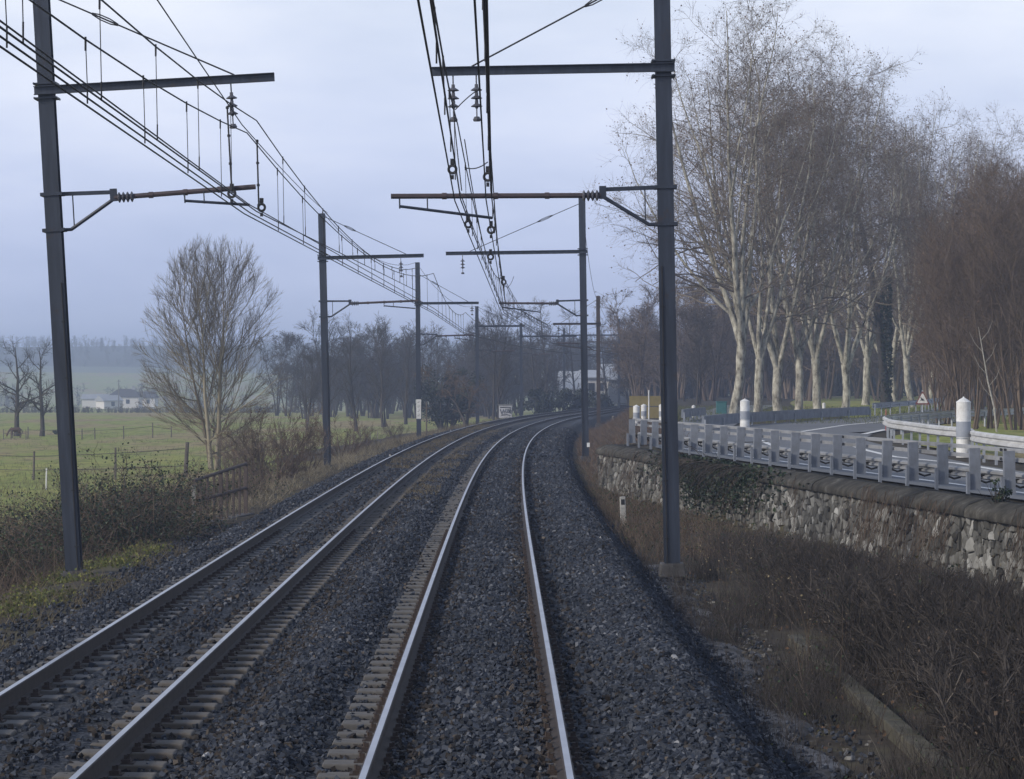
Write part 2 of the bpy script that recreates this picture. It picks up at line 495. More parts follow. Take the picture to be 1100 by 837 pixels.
# ------------------------------------------------------------------ ballast
BU = [-6.2, -5.75, -5.45, -5.05, -4.85, -4.45, -4.1, -3.6, -3.1, -2.75, -2.4, -2.15, -1.9, -1.6, -1.32, -.95, -.72, -.45, 0, .45, .72, 1.0, 1.3, 1.6, 1.95, 2.25, 2.9]
BZ = [-.72, -.44, -.26, -.20, -.20, -.225, -.205, -.175, -.205, -.225, -.225, -.235, -.12, -.09, -.195, -.225, -.20, -.165, -.12, -.155, -.19, -.165, -.15, -.10, -.05, -.14, -.70]
def ballast_z(u): return np.interp(u, BU, BZ)
us = np.arange(-6.2, 2.901, .1)
yb = np.concatenate([np.arange(-24, 70, .35), np.arange(70, 160, 1.0), np.arange(160, 431, 3.0)])
V = []
for y in yb:
    T = float(TX(y)); h = THEAD(y)
    z = ballast_z(us) + rng.normal(size=len(us)) * .008
    for u, zz in zip(us, z): V.append((T + u * math.cos(h), y - u * math.sin(h), zz))
nu = len(us)
ii, jj = np.meshgrid(np.arange(len(yb) - 1), np.arange(nu - 1), indexing='ij')
a = (ii * nu + jj).ravel()
Q = np.stack([a, a + 1, a + nu + 1, a + nu], 1)
def ballast_mat():
    m, nt, b = new_mat('ballast_gravel'); b.inputs['Roughness'].default_value = .8; b.inputs['Specular IOR Level'].default_value = .3
    co = nt.nodes.new('ShaderNodeTexCoord').outputs['Object']
    v = NN(nt, 'ShaderNodeTexVoronoi'); v.inputs['Scale'].default_value = 17; nt.links.new(co, v.inputs['Vector'])
    c = ramp(nt, v.outputs['Color'], [(.1, (.009, .012, .018)), (.5, (.020, .025, .036)), (.9, (.045, .05, .066))])
    f = noise(nt, .5, 5, .6, co)
    c = mixc(nt, ramp(nt, f, [(.46, (0, 0, 0)), (.7, (.75, .75, .75))]), c, (.040, .034, .027))
    nt.links.new(c, b.inputs['Base Color'])
    bump(nt, b, v.outputs['Distance'], 1.0, .05)
    return m
tag(np_mesh('ballast_bed', V, Q, ballast_mat(), smooth=True), kind='structure')

def stones(n, y0, y1, smin, smax, seed, ulo=-6.0, uhi=2.75, pw=1.0):
    g = np.random.default_rng(seed)
    y = y0 + (y1 - y0) * g.uniform(size=n) ** pw
    u = g.uniform(ulo, uhi, n)
    # keep the bare strips beside the rails thinner
    keep = np.ones(n, bool)
    for rc in (-.753, .753, UL - .753, UL + .753):
        keep &= np.abs(u - rc) > .085
    bare = (((u > -1.28) & (u < -.85)) | ((u > UL + .85) & (u < UL + 1.28)) | ((u < UL - .85) & (u > UL - 1.28)) | ((u > .85) & (u < 1.25)))
    keep &= ~(bare & (g.uniform(size=n) < .62))
    inl = (np.abs(u - UL) < .72)
    keep &= ~(inl & (np.abs(u - UL) > .12) & (g.uniform(size=n) < .84))
    y = y[keep]; u = u[keep]; n = len(y)
    # the sleeper tops stay mostly clear where they are bare
    sz = g.uniform(smin, smax, n)
    T = TX(y); hd = np.arctan2(TX(y + .5) - TX(y - .5), 1.0)
    x = T + u * np.cos(hd); yy = y - u * np.sin(hd)
    z = np.where(u > 2.8, -.565, np.where(u < -6.05, -.535, ballast_z(u))) + g.uniform(-.2, .45, n) * sz
    A = unit(g.normal(size=(n, 3))); B = g.normal(size=(n, 3)); B = unit(B - A * (A * B).sum(1, keepdims=True)); C = np.cross(A, B)
    a = sz * g.uniform(.40, .62, n); b = sz * g.uniform(.32, .5, n); c = sz * g.uniform(.22, .42, n)
    V = np.empty((n, 8, 3)); k = 0
    for s3 in (-1, 1):
        for s1, s2 in ((-1, -1), (1, -1), (1, 1), (-1, 1)):
            j = g.uniform(.55, 1.1, (3, n))
            V[:, k] = np.stack([x, yy, z], 1) + A * (a * s1 * j[0])[:, None] + B * (b * s2 * j[1])[:, None] + C * (c * s3 * j[2])[:, None]; k += 1
    f = np.array([(3, 2, 1, 0), (4, 5, 6, 7), (0, 1, 5, 4), (1, 2, 6, 5), (2, 3, 7, 6), (3, 0, 4, 7)])
    Q = (np.arange(n) * 8)[:, None, None] + f[None]
    # patches: blue clean stone on the shoulder, browner stone between the tracks
    tone = np.clip(g.beta(2, 2.6, n) + .06 * np.sin(y * .6 + u * 2) , 0, 1)
    rusty = np.zeros(n, bool)
    for rc in (-.753, .753, UL - .753, UL + .753):
        rusty |= (np.abs(u - rc) < .42) & (g.uniform(size=n) < .75 - 1.5 * np.abs(u - rc))
    rusty |= (g.uniform(size=n) < .10 + .28 * ((u > -2.4) & (u < -1.9)) + .25 * (np.abs(u - UL) < .6))
    return V.reshape(-1, 3), Q.reshape(-1, 4), np.repeat(tone, 8), np.repeat(rusty.astype(int), 6)
NBs = NB()
for a in ((52000, 16.5, 33, .035, .068, 1), (42000, 33, 55, .04, .075, 2), (30000, 55, 95, .05, .09, 3), (12000, 95, 160, .07, .12, 4)):
    V, Q, T, MM = stones(*a); NBs.add(V, Q, T, MM)
for a in ((16000, 16.5, 40, .04, .075, 11, 1.35, 2.85), (9000, 40, 75, .05, .085, 12, 1.35, 2.85), (6000, 16.5, 40, .04, .07, 13, -2.3, -1.35), (2600, 17, 46, .03, .065, 14, 2.75, 3.15), (700, 17, 46, .025, .055, 15, 3.1, 3.7), (1500, 26, 60, .04, .07, 16, -6.7, -5.9)):
    V, Q, T, MM = stones(*a); NBs.add(V, Q, T, MM)
M_stone = toned('ballast_stone', [(0, (.006, .008, .013)), (.4, (.020, .025, .037)), (.75, (.052, .059, .077)), (.95, (.12, .126, .144)), (1, (.30, .30, .31))], .75, 0, .35)
M_stone_rust = toned('rust_stained_stone', [(0, (.009, .007, .007)), (.4, (.025, .020, .018)), (.75, (.052, .043, .036)), (1, (.125, .105, .09))], .85, 0, .3)
tag(NBs.build('ballast_stones', [M_stone, M_stone_rust]), kind='stuff')

# ------------------------------------------------------------------ railway tracks
def rail_mat():
    m, nt, b = new_mat('rail_side'); b.inputs['Roughness'].default_value = .8
    c = ramp(nt, noise(nt, 9, 5), [(.3, (.022, .017, .016)), (.7, (.045, .033, .028))])
    nt.links.new(c, b.inputs['Base Color']); return m
M_railside = rail_mat()
M_railtop = plain('polished_rail_head', (.56, .56, .58), (.36, .36, .39), 1.5, .32, 1.0)
M_sleeper = plain('sleeper_concrete', (.145, .138, .132), (.085, .080, .077), 5, .9, 0, .3, dirt=(.10, .085, .07))
M_clip = plain('rusty_fastening', (.07, .05, .042), (.035, .028, .026), 20, .8, .3)
PROF = [(-.072, -.172), (.072, -.172), (.072, -.160), (.016, -.142), (.010, -.060), (.010, -.045), (.035, -.036), (.036, -.006), (.025, 0), (-.025, 0), (-.036, -.006), (-.035, -.036), (-.010, -.045), (-.010, -.060), (-.016, -.142), (-.072, -.160)]
def make_rail(u, parent):
    path = [(TP(u, y), THEAD(y)) for y in np.concatenate([np.arange(-24, 200, 2.0), np.arange(200, 430, 4.0)])]
    mb = MB(); mb.sweep(path, PROF)
    n = len(PROF)
    mb.M = [0] * len(mb.F)
    for i in range(len(path) - 1):
        mb.M[i * n + 8] = 1
    return mb.build('rail', [M_railside, M_railtop], parent)
def sleeper_mesh(u, y, mb):
    h = THEAD(y); R = Matrix.Rotation(-h, 3, 'Z'); c = TP(u, y)
    for s in (-1, 1):
        mb.box((c.x + s * .78 * math.cos(h), c.y - s * .78 * math.sin(h), -.275), (.84, .27, .2), R, .93)
    mb.box((c.x, c.y, -.29), (.8, .16, .14), R)
def railway(u, label):
    t = thing('railway_track', label, 'railway track', tuple(TP(u, 16.0, -.175)))
    inv = Matrix.Translation(-t.location)
    for s in (-.7535, .7535):
        r = make_rail(u + s, t); r.data.transform(inv)
    sm = MB(); R0 = Matrix.Identity(3)
    for s in (-1, 1): sm.box((s * .78, 0, -.1), (.84, .27, .2), R0, .93)
    sm.box((0, 0, -.115), (.8, .16, .14))
    s0 = sm.build('sleeper', M_sleeper, t, bevel=.012)
    cm = MB()
    cm.box((0, 0, .004), (.34, .13, .012))
    for q in (-1, 1):
        cm.box((q * .105, 0, .018), (.075, .10, .036)); cm.box((q * .10, 0, .045), (.030, .05, .05)); cm.tube([(q * .12, 0, 0), (q * .12, 0, .075)], .014, 6)
    c0 = cm.build('rail_fastening', M_clip, s0); c0.location = (-.7535, 0, .0)
    c1 = c0.copy(); link(c1, s0); c1.location = (.7535, 0, .0)
    y0 = 15.3
    for i in range(100):
        y = y0 + .6 * i
        if i == 0: o = s0
        elif i < 60: o = copy_tree(s0, t)
        else:
            o = s0.copy(); link(o, t)
        p = TP(u, y, -.175); o.location = p - t.location; o.rotation_euler = (0, 0, -THEAD(y))
        o.location.z += rnd.uniform(-.006, .006)
    mb = MB()
    for y in np.arange(y0 + 60, 260, .6): sleeper_mesh(u, float(y), mb)
    for y in np.arange(-20, y0 - .3, .6): sleeper_mesh(u, float(y), mb)
    o = mb.build('sleeper', M_sleeper, t); o.data.transform(inv); o['kind'] = 'stuff'
    o['label'] = 'far concrete sleepers of the track running into the bend'
railway(0.0, 'right-hand railway track, its two polished rails curving away from the bottom centre')
railway(UL, 'left-hand railway track beside the grassy verge, running out at the lower left')

# ------------------------------------------------------------------ catenary masts
def isec(mb, z0, z1, w=.25, d=.25, t=.018):
    mb.box((0, -d / 2 + t / 2, (z0 + z1) / 2), (w, t, z1 - z0)); mb.box((0, d / 2 - t / 2, (z0 + z1) / 2), (w, t, z1 - z0))
    mb.box((0, 0, (z0 + z1) / 2), (.014, d - 2 * t - .002, z1 - z0))
def insulator(mb, top, n=3, r=.085, gap=.14):
    x, y, z = top
    mb.tube([(x, y, z), (x, y, z - .16)], .014, 6)
    mb.torus((x, y, z - .10), .035, .010, (1, 0, 0), 10, 5)
    z -= .16
    for i in range(n):
        mb.lathe((x, y, z - gap * (i + 1)), [(.03, gap), (.032, gap * .62), (r * .6, gap * .5), (r, gap * .30), (r * .96, gap * .22), (.03, gap * .16), (.02, 0)], 12)
    z -= gap * n
    mb.tube([(x, y, z), (x, y, z - .14)], .013, 6)
    mb.lathe((x, y, z - .22), [(.045, .08), (.07, .03), (.06, 0)], 8)
    return z - .2
def mast(base, H, lean, side, beam_z, beam_len, tube_z, tube_len, label, ins=(), w=.25, mat=None, stay=True, detail=True, plate=None):
    mat = mat or M_steel
    t = thing('catenary_mast', label, 'mast', base, (0, lean, 0), 'catenary masts along the railway')
    mb = MB(); isec(mb, -.1, H, w, w); mb.build('pole', mat, t)
    mb = MB(); mb.box((0, 0, -.05), (w + .20, w + .20, .24), None, .86); mb.build('footing', M_conc_dark, t, bevel=.02)
    s = side
    if beam_len:
        mb = MB(); y = -w / 2 - .045
        x0, x1 = -s * w * .7, s * (w / 2 + beam_len)
        zc = beam_z
        mb.box(((x0 + x1) / 2, y, zc), (abs(x1 - x0), .012, .15))
        for q in (-1, 1): mb.box(((x0 + x1) / 2, y - .035, zc + q * .07), (abs(x1 - x0), .075, .012))
        mb.build('crossarm', mat, t)
        mb = MB()
        for q in (-1, 1):
            mb.box((0, -.0, zc + q * .13), (w + .14, w + .10, .03)); 
            for e in (-1, 1): mb.tube([(e * (w / 2 + .05), -w / 2 - .1, zc + q * .13), (e * (w / 2 + .05), w / 2 + .1, zc + q * .13)], .018, 6)
        mb.build('clamp', mat, t)
        if stay:
            a = Vector((s * w / 2, -w / 2 - .02, min(H - .1, beam_z + (1.7 if beam_len < 5.0 else 2.0)))); b = Vector((s * (w / 2 + beam_len * .82), -w / 2 - .05, beam_z + .08))
            mb = MB(); mb.tube([a, b], .016, 6)
            m1 = a.lerp(b, .24); m2 = a.lerp(b, .38)
            for q in (-1, 1): mb.tube([m1 + Vector((0, 0, q * .012)), m1.lerp(m2, .3) + Vector((0, 0, q * .045)), m1.lerp(m2, .7) + Vector((0, 0, q * .045)), m2 + Vector((0, 0, q * .012))], .012, 5)
            mb.build('stay_rod', M_wire, t)
        for xi in ins:
            mb = MB(); insulator(mb, (s * (w / 2 + xi), -w / 2 - .06, beam_z - .07), 3 if detail else 2, .10 if detail else .13); mb.build('insulator', M_insul, t, smooth=False)
    if tube_len:
        xb = s * (w / 2 + .95)
        k = 1.0
        mb = MB()
        mb.bar((s * w / 2, 0, tube_z + .12), (xb, 0, tube_z + .10), .05, .07)
        mb.tube([(s * w / 2, 0, tube_z - .52), (s * (w / 2 + .16), 0, tube_z - .52), (xb, 0, tube_z - .02)], .034, 7)
        mb.tube([(s * (w / 2 + .22), 0, tube_z + .1), (s * (w / 2 + .22), 0, tube_z - .5)], .012, 5)
        mb.box((xb, 0, tube_z + .05), (.12, .09, .22))
        for zc in (tube_z + .12, tube_z - .52): mb.box((0, 0, zc), (w + .12, w + .06, .06))
        mb.build('bracket', mat, t)
        mb = MB(); x0 = xb; x1 = s * tube_len
        mb.tube([(x0, 0, tube_z), (x1, 0, tube_z + .05)], .046, 9)
        for q in np.arange(.0, 1.0, .25): mb.lathe((x0 + (x1 - x0) * (.97 * q + .02), 0, tube_z + .05 * q), [(.058, -.04), (.058, .04)], 9, (1, 0, 0))
        mb.build('cantilever_tube', M_red_tube, t)
        mb = MB()
        for q in range(4): mb.lathe((x0 + s * (.10 + q * .075), 0, tube_z), [(.05, -.03), (.095, -.008), (.095, .008), (.05, .03)], 12, (1, 0, 0))
        mb.build('tube_insulator', M_insul, t)
        mb = MB(); xa = x0 + (x1 - x0) * .50 if s > 0 else x1 - s * .15; xe = x1 - s * .12 if s > 0 else x1 - s * 1.75
        mb.tube([(xa, -.04, tube_z - .0), (xa, -.04, tube_z - .17)], .014, 5)
        mb.tube([(xa, -.06, tube_z - .13), (xe, -.06, tube_z - .27 if s > 0 else tube_z - .36)], .026, 7)
        mb.tube([(xe - (xe - xa) * .7, -.04, tube_z + .02), (xe - (xe - xa) * .7, -.04, tube_z - .2)], .012, 5)
        mb.build('registration_arm', mat, t)
    if detail:
        mb = MB(); mb.tube([(s * .09, -w / 2 - .012, -.1), (s * .09, -w / 2 - .012, 1.4), (s * .10, -w / 2 - .02, 2.4), (s * .09, -w / 2 - .012, 5.2)], .012, 5)
        for q in range(5): mb.box((s * .09, -w / 2 - .008, .5 + q * 1.0), (.07, .018, .03))
        mb.build('earth_cable', M_wire, t)
    if plate == 'band':
        mb = MB(); mb.box((0, 0, 1.75), (w + .012, w + .012, 1.15)); o = mb.build('white_band', M_white, t)
        mb = MB()
        for q in range(4): mb.box((-.02, -w / 2 - .009, 1.35 + q * .26), (.11, .006, .018)); mb.box((.03, -w / 2 - .009, 1.35 + q * .26 + .07), (.018, .006, .10))
        mb.build('band_mark', M_dark, t)
    if plate == 'small':
        mb = MB(); mb.box((-s * .12, -w / 2 - .03, .55), (.12, .02, .18)); mb.build('number_plate', M_white, t)
    return t
S = lambda Z: Z / F
mast(PX(722, 609, 43.5), 10.6, -.0180, -1, 8.62, 3.87, 6.45, 4.75, 'dark steel mast nearest on the right, rising in front of the stone wall', ins=(3.5, 3.10), w=.27)
mast(PX(80, 617, 44.8), 10.9, -.0575, 1, 8.62, 3.95, 6.66, 3.62, 'leaning dark steel mast nearest on the left, standing in the brambles', ins=(3.17,), w=.27)
mast(PX(352, 502, 104), 10.5, -.024, 1, 8.65, 4.05, 6.75, 3.9, 'dark mast on the left verge beside the brown bushes with a long hanging insulator', ins=(3.1,), w=.28)
mast(PX(629, 492, 105.5), 11.05, -.014, -1, 8.65, 5.6, 6.50, 3.55, 'dark steel mast rising just left of the end of the stone wall', ins=(4.9,), w=.28, plate='small')
mast(PX(450, 471, 150), 10.5, -.008, 1, 8.05, 3.5, 6.1, 3.3, 'dark mast with a white numbered band around its lower shaft', ins=(3.1,), w=.27, detail=False, plate='band')
mast(PX(643, 456, 180), 9.2, -.004, -1, 7.2, 3.1, 5.8, 3.0, 'brown rusty mast standing right behind the mast by the wall end', ins=(2.7,), w=.27, mat=M_steel_brown, detail=False)
mast(PX(513, 460, 200), 9.7, -.006, 1, 8.1, 3.6, 6.1, 3.0, 'grey mast between the white banded mast and the graffiti covered cabinet', ins=(3.1,), w=.27, detail=False)
mast(PX(560, 449, 250), 9.4, -.004, 1, 8.1, 5.4, 6.3, 3.0, 'mast with the small signal lamp, just right of the graffiti covered cabinet', ins=(3.1,), w=.28, detail=False)
mast(PX(665, 443, 280), 10.4, -.003, -1, 8.6, 6.3, 6.4, 3.4, 'mast at the bend just left of the yellow road sign board', ins=(4.9,), w=.27, detail=False)
mast(PX(606, 440, 310), 10.0, 0, 1, 7.7, 3.8, 6.0, 3.2, 'faint mast in the mist in front of the pale roof', ins=(3,), w=.27, detail=False)
mast(PX(695, 436, 345), 9.6, 0, -1, 8.2, 3.6, 6.2, 3.0, 'faintest far mast, above the yellow road sign board', ins=(3,), w=.27, detail=False)

# ------------------------------------------------------------------ overhead lines
def spline_pts(sup, step):
    out = []
    for i in range(len(sup) - 1):
        (y0, x0, c0, m0), (y1, x1, c1, m1) = sup[i], sup[i + 1]
        n = max(2, int(round((y1 - y0) / step)))
        for k in range(n + (i == len(sup) - 2)):
            t = k / n; y = y0 + (y1 - y0) * t
            sag = 4 * t * (1 - t)
            zc = c0 + (c1 - c0) * t; zm = m0 + (m1 - m0) * t - SAG * sag * min(1.0, (y1 - y0) / 60)
            out.append((y, x0 + (x1 - x0) * t, zc, max(zm, zc + .22), t))
    return out
SAG = .95
def line(label, sup, r=.0115, n_contact=2, aux=True, rings=(), rods=(), cables=(), group=None):
    t = thing('overhead_line', label, 'overhead line', (sup[0][1], sup[0][0], 0))
    o = Vector((sup[0][1], sup[0][0], 0))
    P = spline_pts(sup, 4.6)
    def w(off, f, name, rr):
        mb = MB(); mb.tube([Vector((p[1] + off, p[0], f(p))) - o for p in P], [rr * (1 + max(0, p[0] - 60) / 240.0) for p in P], 5); mb.build(name, M_wire, t)
    w(0, lambda p: p[3], 'messenger_wire', r)
    for k in range(n_contact): w((k - .5) * .10 if n_contact > 1 else 0, lambda p: p[2] + .02 * k, 'contact_wire', r)
    if aux: w(0.03, lambda p: p[2] + .17, 'auxiliary_wire', r * .9)
    nd = 0
    for i, p in enumerate(P):
        if p[4] in (0, 1) or nd > 90 or p[0] > 210: continue
        mb = MB(); a = Vector((p[1], p[0], p[3])) - o; b = Vector((p[1] + .02, p[0], p[2] + .15)) - o
        mb.tube([a, b], .0055 + max(0, p[0] - 60) * .00003, 4)
        mb.tube([a + Vector((0, 0, .03)), a + Vector((0, 0, -.12))], .012, 4)
        mb.tube([b + Vector((0, 0, .03)), b + Vector((0, 0, -.17))], .009, 4)
        mb.build('dropper', M_wire, t); nd += 1
    for (a_, b_) in rods:
        mb = MB(); mb.tube([Vector(a_) - o, Vector(b_) - o], .017, 6)
        for q in (.02, .35, .68, .98): mb.lathe(Vector(a_).lerp(Vector(b_), q) - o, [(.03, -.02), (.03, .02)], 7)
        mb.build('drop_rod', M_wire, t)
    for (a_, b_, sg) in cables:
        mb = MB(); mb.tube([Vector(a_).lerp(Vector(b_), q / 8) - o - Vector((0, 0, sg * 4 * q / 8 * (1 - q / 8))) for q in range(9)], .010, 5); mb.build('jumper_cable', M_wire, t)
    for (x, y, z) in rings:
        mb = MB(); mb.torus(Vector((x, y, z)) - o, .064, .024, (.2, 1, 0), 16, 6)
        mb.box(Vector((x, y, z + .13)) - o, (.07, .05, .09)); mb.box(Vector((x, y, z - .13)) - o, (.05, .05, .07))
        mb.build('line_ring', M_wire, t)
    return t
def px(px_, py, Z):
    p = PX(px_, py, Z); return p
yl = [-18, 44.8, 104, 150, 200, 250, 310, 370]
def UX(u, y): return float(TX(y)) + u
zc, zm = 5.86, 7.30
line('left track contact line running past the near leaning mast',
     [(-18, -4.15, zc, zm), (44.8, -4.72, zc, zm), (104, -3.25, 5.72, 7.35), (150, UX(UL - .25, 150), 5.7, 7.0), (200, UX(UL + .2, 200), 5.6, 7.0), (250, UX(UL - .2, 250), 5.6, 6.9), (310, UX(UL + .1, 310), 5.6, 6.9), (370, UX(UL, 370), 5.6, 6.9)],
     rings=[tuple(PX(249, 208, 44.7)), tuple(PX(281, 223, 46.5))], rods=[(PX(244, 114, 44.6), PX(249, 205, 44.6)), (PX(276, 150, 46.3), PX(278, 222, 46.3))])
line('second left track line with its own hangers, ending on the mast beside the brown bushes',
     [(-18, -4.05, zc + .02, zm + 1.0), (44.8, -4.55, zc + .04, 7.52), (104, -3.9, 6.6, 7.6)], aux=False, n_contact=1)
line('right track contact line, the left-hand bundle of wires above the rails',
     [(-18, -.35, zc + .14, zm), (43.5, -.94, zc + .14, 7.32), (105.5, -.38, 5.72, 7.30), (180, UX(.2, 180), 5.6, 7.0), (280, UX(-.2, 280), 5.6, 6.9), (345, UX(.1, 345), 5.6, 6.9)],
     rings=[tuple(PX(486, 182, 41.5)), tuple(PX(503, 241, 49.5)), tuple(PX(541, 303, 72))], cables=[(PX(489, 118, 43.2), PX(514, 96, 43.2), -.02), (PX(499, 180, 43.3), PX(524, 174, 43.3), .06), (PX(487, 120, 43.2), PX(496, 205, 43.2), .03), (PX(537, 296, 100), PX(552, 297, 104), .45), (PX(499, 150, 43), PX(519, 262, 55), .1)])
line('second right track line, the right-hand bundle of wires above the rails',
     [(-18, -.02, zc + .16, zm + .3), (43.5, -.40, zc + .16, 7.36), (105.5, -.30, 6.0, 7.0), (180, UX(.1, 180), 6.6, 7.2)],
     rings=[tuple(PX(524, 190, 42)), tuple(PX(527.5, 247, 49.5)), tuple(PX(527, 276, 58))])
# feeder wires strung outside the contact lines
def feeder(label, pts, r=.010, sag=.5):
    t = MB(); out = []
    for a, b in zip(pts[:-1], pts[1:]):
        a = Vector(a); b = Vector(b)
        for k in range(8):
            q = k / 8; p = a.lerp(b, q); p.z -= sag * 4 * q * (1 - q); out.append(p)
    out.append(Vector(pts[-1]))
    c = out[0].copy(); out = [p - c for p in out]
    t.tube(out, r, 5); o = t.build('feeder_cable', M_wire); o.location = c
    return tag(o, label, 'cable')
feeder('bare cable above the left track sloping from the upper left corner to the hanging insulator',
       [(-3.4, -18, 9.2), PX(260, 134, 44.6), PX(352, 229, 104)], sag=.10)
feeder('thin feeder cable joining the tops of the left-hand masts behind the bushes', [PX(346, 228, 104), PX(447, 282, 150), PX(511, 329, 200), PX(560, 347, 250), PX(605, 352, 310)], .012, .9)
feeder('thin feeder cable joining the tops of the right-hand masts beyond the wall end', [PX(624, 209, 105.5), PX(642, 322, 180), PX(664, 345, 280), PX(694, 362, 345)], .012, 1.0)
# ------------------------------------------------------------------ vegetation materials
M_plane_bark = None
def plane_bark():
    m, nt, b = new_mat('plane_bark'); b.inputs['Roughness'].default_value = .9; b.inputs['Specular IOR Level'].default_value = .15
    co = nt.nodes.new('ShaderNodeTexCoord').outputs['Object']
    mp = nt.nodes.new('ShaderNodeMapping'); mp.inputs['Scale'].default_value = (1, 1, .45); nt.links.new(co, mp.inputs[0])
    f = noise(nt, 3.6, 7, .72, mp.outputs[0])
    c = ramp(nt, f, [(.36, (.075, .066, .052)), (.44, (.20, .185, .15)), (.54, (.36, .34, .28)), (.66, (.50, .48, .41))])
    nt.links.new(c, b.inputs['Base Color']); bump(nt, b, f, .5, .05); return m
M_plane_bark = plane_bark()
M_twig = toned('plane_twig', [(0, (.085, .066, .052)), (.5, (.145, .118, .094)), (1, (.28, .245, .19))], .9)
M_leaf_brown = toned('dead_leaf', [(0, (.065, .040, .026)), (.6, (.125, .075, .045)), (1, (.18, .115, .07))], .85)
M_bark_dark = toned('dark_bark', [(0, (.028, .025, .024)), (.5, (.050, .043, .038)), (1, (.085, .072, .060))], .95)
M_bark_grey = toned('grey_bark', [(0, (.075, .060, .042)), (.5, (.145, .118, .082)), (1, (.33, .295, .215))], .95)
M_bark_brown = toned('brown_twig', [(0, (.048, .035, .027)), (.5, (.105, .077, .058)), (1, (.19, .145, .112))], .95)
M_bark_soot = toned('dead_stem', [(0, (.022, .020, .020)), (.5, (.052, .045, .042)), (.9, (.085, .074, .066)), (1, (.16, .14, .12))], .95)
M_ivy = toned('ivy_leaf', [(0, (.008, .014, .008)), (.5, (.018, .032, .016)), (1, (.040, .062, .024))], .55, 0, .35)
M_bramble_leaf = toned('bramble_leaf', [(0, (.012, .024, .012)), (.5, (.026, .048, .022)), (.85, (.050, .066, .030)), (1, (.09, .06, .034))], .7)
M_straw = toned('dry_straw', [(0, (.060, .048, .034)), (.5, (.120, .098, .062)), (1, (.22, .185, .12))], .95)
M_tuss = toned('bleached_grass', [(0, (.12, .10, .07)), (.5, (.22, .19, .13)), (1, (.36, .32, .23))], .95)
M_weed = toned('green_weed', [(0, (.045, .058, .018)), (.5, (.095, .112, .030)), (1, (.17, .165, .045))], .8)
M_fern = toned('dead_fern', [(0, (.065, .044, .034)), (.5, (.115, .080, .060)), (1, (.18, .135, .10))], .95)
M_ever = toned('evergreen_needle', [(0, (.018, .024, .020)), (.5, (.034, .042, .034)), (1, (.055, .065, .048))], .8)

